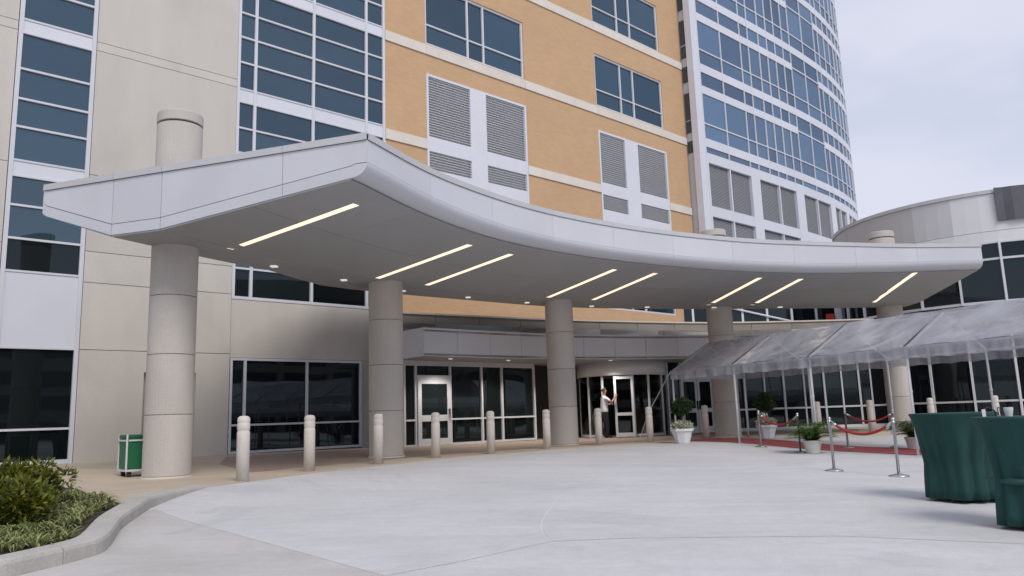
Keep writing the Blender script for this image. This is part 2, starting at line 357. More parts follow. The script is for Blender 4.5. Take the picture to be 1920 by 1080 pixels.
def vinyl():
    m, nt, p = new_mat('clear_vinyl'); l = nt.links.new; p.inputs['Base Color'].default_value = (.44, .45, .49, 1); p.inputs['Roughness'].default_value = .10; p.inputs['Specular IOR Level'].default_value = .6
    geo = N(nt, 'ShaderNodeNewGeometry')
    mp = N(nt, 'ShaderNodeMapping'); mp.inputs['Rotation'].default_value = (0, 0, .5); mp.inputs['Scale'].default_value = (1, 1.5, 1.2); l(geo.outputs['Position'], mp.inputs[0])
    n1 = N(nt, 'ShaderNodeTexNoise'); n1.inputs['Scale'].default_value = .9; n1.inputs['Detail'].default_value = 2.5; n1.inputs['Distortion'].default_value = 1.0; l(mp.outputs[0], n1.inputs['Vector'])
    bp = N(nt, 'ShaderNodeBump'); bp.inputs['Strength'].default_value = .35; bp.inputs['Distance'].default_value = .08; l(n1.outputs['Fac'], bp.inputs['Height']); l(bp.outputs[0], p.inputs['Normal'])
    r = N(nt, 'ShaderNodeMapRange'); r.inputs[1].default_value = .35; r.inputs[2].default_value = .7; r.inputs[3].default_value = .46; r.inputs[4].default_value = .82; l(n1.outputs['Fac'], r.inputs[0])
    t = N(nt, 'ShaderNodeBsdfTransparent'); t.inputs[0].default_value = (.9, .91, .93, 1); s = N(nt, 'ShaderNodeMixShader'); l(r.outputs[0], s.inputs[0]); l(t.outputs[0], s.inputs[1]); l(p.outputs[0], s.inputs[2])
    l(s.outputs[0], nt.nodes['Material Output'].inputs[0]); return m
M['vinyl'] = vinyl()
M['tentwhite'] = surf('white_tent_fabric', (.75, .76, .78), .6, .05, 1)
def clear_glass():
    m, nt, p = new_mat('door_glass'); l = nt.links.new; nt.nodes.remove(p)
    t = N(nt, 'ShaderNodeBsdfTransparent'); t.inputs[0].default_value = (.42, .46, .46, 1); g = N(nt, 'ShaderNodeBsdfGlossy'); g.inputs[0].default_value = (.8, .85, .88, 1); g.inputs['Roughness'].default_value = .02
    fr = N(nt, 'ShaderNodeFresnel'); fr.inputs[0].default_value = 1.5; s = N(nt, 'ShaderNodeMixShader'); l(fr.outputs[0], s.inputs[0]); l(t.outputs[0], s.inputs[1]); l(g.outputs[0], s.inputs[2]); l(s.outputs[0], nt.nodes['Material Output'].inputs[0]); return m
M['clear'] = clear_glass()

# ================================================================== THE SETTING
# ground sheet to the horizon, plaza with slabs, walk, kerb, planting bed
v, f = xbox(-1500, 1500, -1500, 1500, -1.0, -.52); mk('ground', v, f, M['slab2'], kind='structure')
ns = [-60, -40, -25, -15, -10, -6, -3, 0, 2, 4, 6, 7, 8, 8.7, 9.2, 9.7, 10.2, 10.7, 11.2, 11.7, 12.2, 12.7, 13.2, 14, 16, 18, 20, 30]
v, f = grid([[W(u, n, zp_n(n) - .0042) for u in range(-60, 81, 10)] for n in ns]); plaza = mk('plaza', v, f, M['joint'], kind='structure')
EDGE = [(-4.86, 12.45), (-4.45, 13.2), (-3.70, 15.0), (-2.68, 16.66), (-1.65, 18.4), (-.40, 19.6), (1.05, 21.2), (2.6, 22.6), (4.25, 23.5), (6.2, 24.85), (8.2, 25.45), (10.0, 25.65), (11.8, 26.0), (13.9, 26.1), (15.2, 24.7), (17.0, 21.5), (21, 15)]
edge = [(p.x, p.y) for p in crom([Vector(p) for p in EDGE], 60)]
KB = [(-5.2, 5.0), (-4.55, 5.75), (-4.12, 6.3), (-4.0, 6.6), (-3.9, 7.0), (-3.86, 7.4), (-4.04, 7.95), (-4.42, 8.9), (-4.70, 10.0), (-4.79, 10.5), (-4.85, 11.4), (-4.86, 12.45)]
kc = crom([Vector(p) for p in KB], 60)
zslab = lambda x, y: zp(x, y) - .0015
def gap_poly(poly, g):
    """pull a polygon in by g so that a joint stays open round it"""
    P = [Vector(p[:2]) for p in poly]; A = sum(a.x * b.y - b.x * a.y for a, b in zip(P, P[1:] + P[:1])); s = 1 if A > 0 else -1; out = []
    for i in range(len(P)):
        a, b, c = P[i - 1], P[i], P[(i + 1) % len(P)]; d1 = (b - a).normalized(); d2 = (c - b).normalized()
        n1 = Vector((-d1.y, d1.x)) * s; n2 = Vector((-d2.y, d2.x)) * s; m = (n1 + n2); m = m.normalized() if m.length > .1 else n1
        out.append(tuple(b + m * (g / max(.4, m.dot(n1)))))
    return out
ARC = [(.3, 7.58), (.23, 8.1), (.24, 8.74), (.33, 9.56), (.57, 11.14), (.9, 12.51), (1.48, 13.97)]
ARC = [(p.x, p.y) for p in crom([Vector(p) for p in ARC], 24)]
A0, A1 = (-4.72, 10.27), (-1.05, 6.21)
jx = lambda p: (p[0], p[1])
def slab(poly, mat):
    v, f = sheet_poly(gap_poly(poly, .006), .5, zslab); return mk('concrete_slab', v, f, mat, plaza)
kl = [(p.x, p.y) for p in kc]
ki = min(range(60), key=lambda i: (kc[i] - Vector(A0)).length)
slab([A0, A1, (-.52, 6.7), ARC[0]] + ARC[1:] + [(2.3, 16.6), (3.9, 20.0), (4.25, 23.5)] + list(reversed([e for e in edge if e[0] < 4.2])) + list(reversed(kl[ki + 1:-1])), M['slab'])
slab(list(reversed(ARC)) + [(1.04, 7.68), (3.0, 7.6), (9.0, 5.2), (24, 0), (21, 15)] + list(reversed([e for e in edge if e[0] > 4.3 and e[0] < 20.8])) + [(4.25, 23.5), (3.9, 20.0), (2.3, 16.6)], M['slab'])
slab([A1, (-4.4, 2.4), (-3, -3), (10, -8), (24, 0), (9.0, 5.2), (3.0, 7.6), (1.04, 7.68), ARC[0], (-.52, 6.7)], M['slab'])
slab([A0] + list(reversed(kl[:ki])) + [(-8, 1), (-4.4, 2.4), A1], M['slab2'])
# walk
BEDBACK = [(-4.98, 9.98), (-6.18, 11.2), (-7.22, 12.35), (-9.95, 15.2), (-13.5, 19.0)]
kin = []
for i, p in enumerate(kc):
    d = (kc[min(i + 1, 59)] - kc[max(i - 1, 0)]).normalized(); kin.append(p + Vector((-d.y, d.x)) * .26)
walk_poly = [(-4.98, 9.98)] + [(p.x + .03, p.y) for p in kin if 10.15 < p.y < 12.2] + edge + [(25, 20), (24, 34), (14, 37)] + [tuple(W(18, 24).xy), tuple(W(4, 24).xy), (-15, 20)] + list(reversed(BEDBACK[1:]))
v, f = sheet_poly(walk_poly, .8, zs); walk = solid(mk('walk', v, f, M['walk'], kind='structure'), .12)
pav = [(-5.2, 15.4), (-3.7, 17.6), (-2.1, 19.9), (-.2, 21.5), (1.9, 23.4), (4.3, 24.9), (6.5, 26.2), (9, 27.2), (12, 27.6), (13, 30), (8, 31), (3, 29.5), (-.8, 26.8), (-4.0, 24.2), (-7.6, 20.6), (-6.8, 18)]
v, f = sheet_poly(pav, .8, lambda x, y: zs(x, y) + .004); mk('paver_band', v, f, M['paver'], walk)
# kerb pieces
kerb = empty('kerb', (kc[20].x, kc[20].y, zp(*kc[20])), kind='structure')
def ktop(p): return min(zp(p.x, p.y) + .145, .055 if p.y < 10.5 else .055 - .04 * (p.y - 10.5) / 2)
cuts = [0, 17, 36, 46, 59]
for a, b in zip(cuts, cuts[1:]):
    rows = []
    for i in range(a, b + 1):
        p, q = kc[i], kin[i]; d = (q - p).normalized()
        if i == a and a: p = p.lerp(kc[i + 1], .08); q = q.lerp(kin[i + 1], .08)
        zt = ktop(kc[i]); zb = zp(p.x, p.y) - .1
        prof = [(0, zb), (0, zt - .04), (.012, zt - .012), (.04, zt), (.24, zt), (.26, zt - .02), (.26, zb)]
        rows.append([Vector((p.x + d.x * s, p.y + d.y * s, z)) for s, z in prof])
    v, f = grid(rows); m = 7; k = len(rows) - 1
    f = f + [tuple(range(m)), tuple(reversed(range(k * m, k * m + m)))]
    mk('kerb_stone', v, f, M['kerb'], kerb)
# planting bed
bed_poly = [(p.x - .01, p.y) for p in kin if p.y < 9.95] + BEDBACK + [(-18, 14), (-12, 5)]
zbed = lambda x, y: zp(x, y) + .10 + .03 * math.sin(x * 3.1) * math.sin(y * 2.7)
v, f = sheet_poly(bed_poly, .35, zbed); mk('planting_bed', v, f, M['mulch'], kind='structure')

# ================================================================== THE BUILDINGS
NF = 21.9           # face of the precast piers
NG = 22.0           # glass line
def vmull(par, u, z0, z1, n, w=.07, mat='frame'): v, f = ubox(u - w / 2, u + w / 2, n - .07, n + .04, z0, z1); return mk('mullion', v, f, M[mat], par)
def hmull(par, u0, u1, z, n, w=.06, mat='frame'): v, f = ubox(u0, u1, n - .066, n + .038, z - w / 2, z + w / 2); return mk('mullion', v, f, M[mat], par)
def window(par, us, zs_, n, glass, label=None, name='window', bands=(), w=.07):
    """window unit: frame mesh with pane / mullion / spandrel children. bands: (z0,z1) opaque panels"""
    u0, u1, z0, z1 = us[0], us[-1], zs_[0], zs_[-1]; e = w
    fr = join([ubox(u0, u0 + e, n - .075, n + .1, z0, z1), ubox(u1 - e, u1, n - .075, n + .1, z0, z1), ubox(u0 + e, u1 - e, n - .073, n + .1, z0, z0 + e), ubox(u0 + e, u1 - e, n - .073, n + .1, z1 - e, z1)])
    o = mk(name, *fr, M['frame'], par, label=label)
    for i in range(len(us) - 1):
        for j in range(len(zs_) - 1):
            a, b = zs_[j], zs_[j + 1]
            sp = any(abs(a - c) < .01 and abs(b - d) < .01 for c, d in bands)
            if sp: v, f = ubox(us[i] + .006, us[i + 1] - .006, n - .045, n + .03, a + .006, b - .006); mk('spandrel_panel', v, f, M['spandrel'], o)
            else: v, f = ubox(us[i], us[i + 1], n, n + .03, a, b); mk('pane', v, f, M['darkglass' if b <= 5.7 and glass == 'blue' else glass], o)  # low blue panes take darker glass: soffit shade and reflection put into colour
    for u in us[1:-1]: vmull(o, u, z0 + e, z1 - e, n, w)
    bz = {c for b in bands for c in b}
    for z in zs_[1:-1]:
        hmull(o, u0 + e, u1 - e, z, n, .055 if z not in bz else .05)
    return o

# ---- precast wing
wing = empty('concrete_wing', W(7, NF, .1), TH, 'beige precast concrete wing with tall glazed strips behind the column end of the canopy', 'building')
TOP = 26.0
wall_rows = [.0, 2.96, 4.70, 5.52, 7.58, 11.08, 11.33, 14.78, 15.03, 18.5, 18.75, 22.2, TOP]
for (a, b) in [(-6.0, 3.15), (4.97, 8.86)]:
    for z0, z1 in zip(wall_rows, wall_rows[1:]):
        g = .008
        if a > 0 and z0 == 0:
            for (uu0, uu1, zz0, zz1) in [(a, 6.55, 0, z1), (7.92, b, 0, z1), (6.55, 7.92, 2.40, z1)]:
                v, f = ubox(uu0 + (g if uu0 == a else 0), uu1 - (g if uu1 == b else 0), NF, NF + .5, zz0, zz1 - g); mk('concrete_panel', v, f, M['concrete'], wing)
            continue
        v, f = ubox(a + g, b - g, NF, NF + .5, z0 + g, z1 - g); mk('concrete_panel', v, f, M['concrete'], wing)
v, f = ubox(-6, 8.8, NF + .42, NF + 6, 0, TOP - .1); mk('core_wall', v, f, M['dark'], wing)
d = mk('door', *ubox(6.6, 7.87, NF + .18, NF + .24, .12, 2.36), M['beigedoor'], wing); mk('handle', *ubox(7.62, 7.72, NF + .12, NF + .178, 1.05, 1.2), M['chrome'], d)
mk('door_frame', *join([ubox(6.552, 6.6, NF + .1, NF + .28, .1, 2.40), ubox(7.87, 7.918, NF + .1, NF + .28, .1, 2.40), ubox(6.6, 7.87, NF + .1, NF + .28, 2.36, 2.40)]), M['beigedoor'], d)
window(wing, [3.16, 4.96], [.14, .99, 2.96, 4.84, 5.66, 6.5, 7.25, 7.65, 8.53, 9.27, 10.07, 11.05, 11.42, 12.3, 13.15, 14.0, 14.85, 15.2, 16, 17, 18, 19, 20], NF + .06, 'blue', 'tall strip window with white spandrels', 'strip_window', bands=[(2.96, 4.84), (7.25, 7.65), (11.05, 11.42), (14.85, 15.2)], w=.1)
# glazed block between pier and brick
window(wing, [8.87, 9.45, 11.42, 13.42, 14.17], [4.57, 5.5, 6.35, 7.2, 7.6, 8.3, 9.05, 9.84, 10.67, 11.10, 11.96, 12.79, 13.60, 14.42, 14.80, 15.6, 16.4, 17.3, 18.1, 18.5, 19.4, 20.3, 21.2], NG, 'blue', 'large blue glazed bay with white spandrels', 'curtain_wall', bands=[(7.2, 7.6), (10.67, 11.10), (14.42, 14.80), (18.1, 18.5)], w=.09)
for (a, b, c, d_) in [(8.87, 14.2, 2.86, 4.56), (13.22, 14.2, .0, 2.86)]:
    v, f = ubox(a + .005, b - .005, NG - .06, NG + .4, c + .004, d_ - .004); mk('concrete_panel', v, f, M['concrete'], wing)
mk('core_wall', *ubox(8.9, 14.15, NG + .45, NG + 6, 0, 21.2), M['dark'], wing)
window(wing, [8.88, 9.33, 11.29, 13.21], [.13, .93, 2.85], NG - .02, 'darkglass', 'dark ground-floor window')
mk('vent_box', *ubox(13.55, 13.75, NG - .14, NG - .062, .62, .82), M['frame'], wing)

# ---- brick wing
bw = empty('brick_wing', W(23, NG, 0), TH, 'orange brick wing with pale stone bands, paired windows and louvres', 'building')
BW0, BW1 = 14.2, 32.42
bands = [(10.66, 11.04), (14.37, 14.75), (18.49, 18.87), (22.59, 22.97)]
rowsA = [(5.43, 7.95), (14.80, 17.36), (18.92, 21.48), (23.02, 25.5)]
cols = [(16.0, 18.09, 18.90, 21.06), (25.55, 27.40, 28.36, 30.60)]
louv_z = (9.38, 13.62)
openings = [(c[0], c[-1], z0, z1) for c in cols for z0, z1 in rowsA[1:]] + [(c[0], c[-1], *louv_z) for c in cols] + [(c[0], c[-1], 5.43, 7.95) for c in cols]
ue = sorted({BW0, BW1} | {o[0] for o in openings} | {o[1] for o in openings})
ze = sorted({4.3, TOP} | {b for s in bands for b in s} | {o[2] for o in openings} | {o[3] for o in openings})
for i in range(len(ue) - 1):
    # merge vertically: runs between bands / openings
    run = None
    for j in range(len(ze) - 1):
        uc, zc = (ue[i] + ue[i + 1]) / 2, (ze[j] + ze[j + 1]) / 2
        op = any(o[0] < uc < o[1] and o[2] < zc < o[3] for o in openings); bd = any(b[0] < zc < b[1] for b in bands)
        if not op and not bd:
            run = [run[0], ze[j + 1]] if run else [ze[j], ze[j + 1]]
        if (op or bd or j == len(ze) - 2) and run:
            mk('brick_wall', *ubox(ue[i], ue[i + 1], NG, NG + .4, run[0], run[1]), M['brick'], bw); run = None
        if bd and not op: mk('stone_band', *ubox(ue[i] + .004, ue[i + 1] - .004, NG - .05, NG + .4, ze[j] + .004, ze[j + 1] - .004), M['stone'], bw)
mk('core_wall', *ubox(BW0 + .05, BW1 - .05, NG + .42, NG + 8, 0, TOP - .1), M['dark'], bw)
for c in cols:
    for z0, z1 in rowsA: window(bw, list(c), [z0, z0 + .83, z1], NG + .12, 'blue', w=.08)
    # louvre unit: white frame, four blade banks
    u0, u1 = c[0], c[-1]; ma, mb = c[1], c[2]
    parts = [ubox(u0, u0 + .09, NG - .03, NG + .2, *louv_z), ubox(u1 - .09, u1, NG - .03, NG + .2, *louv_z), ubox(ma, mb, NG - .012, NG + .2, louv_z[0], louv_z[1])]
    for a, b in ((u0 + .09, ma), (mb, u1 - .09)):
        parts += [ubox(a, b, NG - .02, NG + .2, 13.53, 13.62), ubox(a, b, NG - .02, NG + .2, 10.62, 11.18), ubox(a, b, NG - .02, NG + .2, 9.38, 9.92)]
    lo = mk('louvre', *join(parts), M['spandrel'], bw)
    for a, b in ((u0 + .09, ma), (mb, u1 - .09)):
        for z0, z1 in ((11.18, 13.53), (9.92, 10.62)):
            bl = []; z = z0
            while z < z1 - .05:
                bl.append(prism8([W(a, NG + .02, z), W(b, NG + .02, z), W(b, NG + .14, z + .05), W(a, NG + .14, z + .05)], [W(a, NG + .02, z + .02), W(b, NG + .02, z + .02), W(b, NG + .14, z + .07), W(a, NG + .14, z + .07)])); z += .10
            mk('louvre_blades', *join(bl), M['louvre'], lo, kind='stuff')
            mk('louvre_back', *ubox(a, b, NG + .13, NG + .2, z0, z1), M['louvre'], lo)

# ---- glass tower
tw = empty('glass_tower', W(43, 22, 0), TH, 'curved blue glass tower with white spandrel bands beyond the brick wing', 'building')
TC = [(32.42, 21.3), (36, 21.25), (40, 21.22), (43, 21.25), (46.4, 21.4), (49.5, 21.75), (52.4, 22.35), (54.5, 23.15), (56.5, 24.3), (58.3, 25.9), (59.8, 27.9), (61, 30.5)]
tcv = crom([Vector(p) for p in TC], 400)
def tpt(u):
    for a, b in zip(tcv, tcv[1:]):
        if a.x <= u <= b.x: t = (u - a.x) / max(1e-9, b.x - a.x); q = a.lerp(b, t); return W(q.x, q.y).xy
    return W(tcv[-1].x, tcv[-1].y).xy
bays = [33.0, 35.09, 37.13, 37.99, 39.15, 40.09, 41.04, 42.01, 42.96, 44.78, 46.70, 47.43, 48.54, 49.53, 50.5, 51.4, 52.4, 53.3, 54.2, 55.1, 56.0, 56.9, 57.8, 58.7, 59.6, 60.6]
P = [tpt(u) for u in bays]
zrows = []   # (z0, z1, kind)
zrows += [(9.0, 9.82, 'w'), (9.82, 10.57, 'l'), (10.57, 11.11, 'w'), (11.11, 13.40, 'l'), (13.40, 13.92, 'w'), (13.92, 14.24, 'g')]
for k in range(5):
    o = 4.09 * k
    zrows += [(14.24 + o, 14.70 + o, 's'), (14.70 + o, 15.50 + o, 'g'), (15.50 + o, 17.14 + o, 'g'), (17.14 + o, 17.57 + o, 'b'), (17.57 + o, 18.33 + o, 'g')]
TTOP = zrows[-1][1]
extra = []
def vis(p): return .60 * math.hypot(*p) + 1.0 + 1.5
for i in range(len(P) - 1):
    p, q = P[i], P[i + 1]; u = bays[i]; gap_bay = 42.9 < u < 46.6
    for z0, z1, k in zrows:
        if k == 's' or (k == 'b' and not gap_bay):
            mk('spandrel_panel', *cbox(p, q, -.1, .05, z0, z1, .012), M['spandrel'], tw)
        elif k == 'b':
            extra_g = cbox(p, q, -.05, 0, z0, z1); mk('pane', *extra_g, M['towerglass'], tw)
            mk('transom', *cbox(p, q, -.06, .05, (z0 + z1) / 2 - .035, (z0 + z1) / 2 + .035), M['white'], tw)
        elif k == 'g':
            if z0 > vis(p): extra.append(cbox(p, q, -.05, 0, z0, z1))
            else: mk('pane', *cbox(p, q, -.05, 0, z0, z1), M['towerglass'], tw)
mk('upper_glazing', *join(extra), M['towerglass'], tw, kind='stuff')
for i, p in enumerate(P):
    d = (P[min(i + 1, len(P) - 1)] - P[max(i - 1, 0)]).normalized()
    a, b = p - d * .027, p + d * .027
    mk('mullion', *cbox(a, b, -.06, .06, 13.92, TTOP), M['white'], tw)
for k in range(5):
    z = 15.50 + 4.09 * k
    mk('transom', *join([cbox(P[i], P[i + 1], -.06, .055, z - .03, z + .03) for i in range(len(P) - 1)]), M['white'], tw)
# louvre storey: white wall with recessed grey louvre pairs
lpairs = [(33.15, 35.1, 37.1), (38.0, 40.1, 42.0), (42.98, 44.8, 46.7), (47.5, 48.5, 49.6), (50.2, 51.1, 52.1), (52.8, 53.6, 54.5)]
le = [33.0] + [x for t in lpairs for x in (t[0], t[2])] + [57.0, 60.6]
for i in range(len(le) - 1):
    if i % 2 == 0: mk('pier_panel', *cbox(tpt(le[i]), tpt(le[i + 1]), -.3, .05, 8.2, 13.92, .01), M['spandrel'], tw)
for a, mid, b in lpairs:
    for z0, z1 in ((8.2, 9.0), (10.57, 11.11), (13.40, 13.92)): mk('rail_panel', *cbox(tpt(a), tpt(b), -.3, .047, z0, z1), M['spandrel'], tw)
    for z0, z1 in ((9.0, 10.57), (11.11, 13.40)):
        for c, d in ((a, mid), (mid, b)):
            p, q = tpt(c), tpt(d); bl = []; z = z0
            while z < z1 - .05:
                bl.append(cbox(p, q, -.16, -.10, z, z + .03)); bl.append(cbox(p, q, -.18, -.14, z + .03, z + .08)); z += .08
            mk('louvre_blades', *join(bl), M['tlouvre'], tw, kind='stuff')
        pm = tpt(mid); d2 = (tpt(b) - tpt(a)).normalized(); mk('louvre_post', *cbox(pm - d2 * .05, pm + d2 * .05, -.16, .03, z0, z1), M['spandrel'], tw)
# flank with dark slots towards the brick
mk('corner_pier', *ubox(32.43, 33.0, 21.25, 21.62, 4.5, TTOP), M['spandrel'], tw)
mk('flank_wall', *ubox(32.50, 33.0, 21.62, 24.5, 4.5, TTOP), M['coping'], tw)
mk('core_wall', *join([cbox(P[i], P[i + 1], -1.2, -.35, 4.5, TTOP - .1) for i in range(len(P) - 1)]), M['dark'], tw)
mk('parapet', *join([cbox(P[i], P[i + 1], -.3, .08, TTOP, TTOP + 1.0) for i in range(len(P) - 1)]), M['spandrel'], tw)
for z0, z1 in [(13.93, 14.55), (15.0, 15.62), (15.7, 17.15), (17.75, 18.6), (19.1, 19.75), (19.85, 21.2), (21.8, 22.7), (23.2, 25.2), (25.9, 26.8)]:
    mk('slot_window', *ubox(32.47, 32.52, 21.68, 21.97, z0, z1), M['dark'], tw)

# ---- entrance pavilion (curved podium)
rad = math.radians
pv = empty('entrance_pavilion', W(24, 20, 0), TH, 'low curved entrance pavilion with concrete parapet above the glass doors', 'building')
PB = [(14.25, 21.95), (17.4, 21.45), (20.7, 20.85), (24.6, 19.7), (28.1, 18.3), (31.5, 15.9), (33.6, 14.05)]
pbw = [W(*p).xy for p in PB]; band = crom(pbw, 13)
for p, q in zip(band, band[1:]):
    mk('parapet_panel', *cbox(p, q, -.4, 0, 3.45, 4.5, .014), M['podium'], pv)
    mk('coping', *cbox(p, q, -.42, .05, 4.5, 4.56, .008), M['stone'], pv)
v, f = sheet_poly([tuple(p) for p in band] + [tuple(W(36, 18).xy), tuple(W(33, 21.9).xy), tuple(W(14.3, 21.97).xy)], 1.5, lambda x, y: 4.2); solid(mk('roof', v, f, M['roof'], pv), .2)
# entry fascia box
EF = [(13.57, 18.97), (15.68, 18.89), (18.33, 18.66), (19.6, 18.3), (21.97, 17.5), (24.4, 16.25), (26.6, 14.9)]
efp = crom([W(*p).xy for p in EF], 12)
for p, q in zip(efp, efp[1:]): mk('fascia_panel', *cbox(p, q, -.12, 0, 2.8, 3.66, .012), M['entry'], pv)
mk('fascia_panel', *cbox(W(13.57, 21.5).xy, efp[0], -.12, 0, 2.8, 3.66), M['entry'], pv)
back = [tuple(W(*p).xy) for p in [(29.0, 17.0), (24.6, 20.5), (20.7, 21.6), (13.7, 21.8)]]
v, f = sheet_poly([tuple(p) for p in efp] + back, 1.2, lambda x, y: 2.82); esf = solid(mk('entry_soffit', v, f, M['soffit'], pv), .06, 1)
v, f = sheet_poly([tuple(p) for p in efp] + back, 1.2, lambda x, y: 3.6); solid(mk('entry_roof', v, f, M['roof'], pv), .06)
for u, n in [(15.2, 19.8), (17.6, 19.7), (19.6, 19.3), (21.5, 18.5)]:
    mk('downlight', *lathe(W(u, n, 2.80), [(.07, 0), (.07, .015)], 12), M['downlight'], esf)
    ld = bpy.data.lights.new('downlight_lamp', 'SPOT'); ld.energy = 130; ld.spot_size = rad(130); ld.spot_blend = .6; ld.shadow_soft_size = .06; ld.color = (1, .93, .82)
    lo_ = bpy.data.objects.new('downlight_lamp', ld); COL.objects.link(lo_); lo_.location = W(u, n, 2.77)
# storefront left of the drum
NS = 20.8
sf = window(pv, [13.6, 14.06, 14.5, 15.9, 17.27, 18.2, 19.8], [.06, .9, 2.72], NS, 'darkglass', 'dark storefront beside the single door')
dr = mk('door', *join([ubox(14.54, 14.68, NS - .12, NS - .07, .08, 2.2), ubox(15.72, 15.86, NS - .12, NS - .07, .08, 2.2), ubox(14.68, 15.72, NS - .12, NS - .07, .08, .3), ubox(14.68, 15.72, NS - .12, NS - .07, .85, 1.05), ubox(14.68, 15.72, NS - .12, NS - .07, 2.06, 2.2)]), M['frame'], pv)
mk('handle', *ubox(15.74, 15.80, NS - .2, NS - .12, .95, 1.25), M['chrome'], dr)
mk('transom', *ubox(14.5, 15.9, NS - .125, NS - .068, 2.202, 2.34), M['frame'], pv)
mk('pane', *ubox(14.68, 15.72, NS - .1, NS - .085, .3, .85), M['darkglass'], dr); mk('pane', *ubox(14.68, 15.72, NS - .1, NS - .085, 1.05, 2.06), M['darkglass'], dr)
mk('soffit_return', *ubox(13.6, 19.8, NS - .05, NS + .2, 2.722, 2.815), M['frame'], pv)
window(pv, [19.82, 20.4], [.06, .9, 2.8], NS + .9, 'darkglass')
mk('side_glazing', *ubox(19.80, 19.84, NS + .05, NS + .9, .06, 2.8), M['darkglass'], pv)
# revolving door drum
DC = Vector((4.15, 30.45)); DR = 1.62
ddr = empty('revolving_door', (DC.x, DC.y, 0), 0, parent=pv)
def arcp(a, r=DR, z=0): return Vector((DC.x + r * math.cos(a), DC.y + r * math.sin(a), z))
rad = math.radians
head = [[arcp(rad(a), DR + .04, z) for a in range(150, 401, 10)] for z in (2.30, 2.82)]
v, f = grid(head); solid(mk('drum_header', v, f, M['entry'], ddr, smooth=True), .08, 1)
v, f = grid([[arcp(rad(a), DR * s, 2.32) for a in range(0, 361, 15)] for s in (.02, 1)]); mk('drum_ceiling', v, f, M['soffit'], ddr)
def bent(a0, a1, z0, z1, mat, r=DR, nm='pane', t=.02, w=8):
    v, f = grid([[arcp(rad(a0 + (a1 - a0) * k / w), r, z) for k in range(w + 1)] for z in (z0, z1)]); return solid(mk(nm, v, f, M[mat], ddr, smooth=True), t)
for a in (170, 212, 236, 277, 300, 330):
    v, f = tube([arcp(rad(a), DR, .03), arcp(rad(a), DR, 2.32)], .05, 6); mk('post', v, f, M['frame'], ddr)
bent(170, 212, .05, 2.3, 'clear'); bent(212, 236, .05, 2.3, 'clear', DR); bent(277, 300, .05, 2.3, 'clear'); bent(300, 330, .05, 2.3, 'clear')
bent(170, 236, .03, .14, 'frame', DR + .01, 'sill', .04); bent(277, 330, .03, .14, 'frame', DR + .01, 'sill', .04)
for ang in (262,):        # the open sliding leaf the person holds
    pa = arcp(rad(252), DR + .02); pb = arcp(rad(277), DR + .02)
lf = mk('door_leaf', *join([cbox(pa.xy, pa.xy.lerp(pb.xy, .12), 0, .06, .05, 2.27), cbox(pa.xy.lerp(pb.xy, .88), pb.xy, 0, .06, .05, 2.27), cbox(pa.xy.lerp(pb.xy, .12), pa.xy.lerp(pb.xy, .88), 0, .06, .05, .2), cbox(pa.xy.lerp(pb.xy, .12), pa.xy.lerp(pb.xy, .88), 0, .06, .82, .93), cbox(pa.xy.lerp(pb.xy, .12), pa.xy.lerp(pb.xy, .88), 0, .06, 2.16, 2.27)]), M['frame'], ddr)
mk('leaf_pane', *cbox(pa.xy.lerp(pb.xy, .12), pa.xy.lerp(pb.xy, .88), .02, .04, .2, 2.16), M['clear'], lf)
mk('interior_wall', *join([cbox((0.6, 35.2), (9.5, 37.0), -.1, 0, 0, 3.3), cbox((.6, 31), (.6, 35.2), -.1, 0, 0, 3.3)]), M['soffit'], pv)
# glazed wall right of the drum, following the parapet
RG = [(5.95, 30.65), (6.55, 31.0), (8.05, 32.0), (9.6, 32.75), (11.4, 33.2), (13.2, 33.4), (14.7, 33.35), (15.55, 33.0)]
RGd = RG
for i, (p, q) in enumerate(zip(RG, RG[1:])):
    P2, Q2 = Vector(p), Vector(q); door = i == 1
    if door:
        for k in range(2):
            a, b = P2.lerp(Q2, k * .5 + .01), P2.lerp(Q2, k * .5 + .49); c0, c1 = a.lerp(b, .13), a.lerp(b, .87)
            dl = mk('door', *join([cbox(a, c0, 0, .05, .03, 2.2), cbox(c1, b, 0, .05, .03, 2.2), cbox(c0, c1, 0, .05, .03, .28), cbox(c0, c1, 0, .05, .84, 1.0), cbox(c0, c1, 0, .05, 2.06, 2.2)]), M['frame'], pv)
            mk('pane', *cbox(c0, c1, .01, .03, .28, .84), M['darkglass'], dl); mk('pane', *cbox(c0, c1, .01, .03, 1.0, 2.06), M['darkglass'], dl)
            hp = a if k else b; mk('handle', *cbox(hp + (P2 - Q2).normalized() * (.06 if not k else -.03), hp + (P2 - Q2).normalized() * (.03 if not k else -.06), .05, .11, .95, 1.3), M['black'], dl)
        mk('pane', *cbox(P2, Q2, -.03, 0, 2.3, 3.3), M['darkglass'], pv); mk('transom', *cbox(P2, Q2, -.04, .06, 2.2, 2.3), M['frame'], pv)
    else:
        mk('pane', *cbox(P2, Q2, -.03, 0, .1, .88), M['darkglass'], pv); mk('pane', *cbox(P2, Q2, -.03, 0, .88, 3.44), M['darkglass'], pv)
        mk('transom', *cbox(P2, Q2, -.04, .055, .85, .92), M['frame'], pv); mk('sill', *cbox(P2, Q2, -.04, .06, -.05, .12), M['frame'], pv)
        if i > 1:
            m_ = P2.lerp(Q2, .5); d = (Q2 - P2).normalized(); mk('mullion', *cbox(m_ - d * .03, m_ + d * .03, -.04, .07, .12, 3.44), M['frame'], pv)
    d = (Q2 - P2).normalized(); mk('mullion', *cbox(P2 - d * .04, P2 + d * .04, -.04, .08, 0, 3.44), M['frame'], pv)
mk('head_wall', *join([cbox(p, q, -.3, -.02, 3.44, 4.1) for p, q in zip(RG, RG[1:])]), M['concrete'], pv)
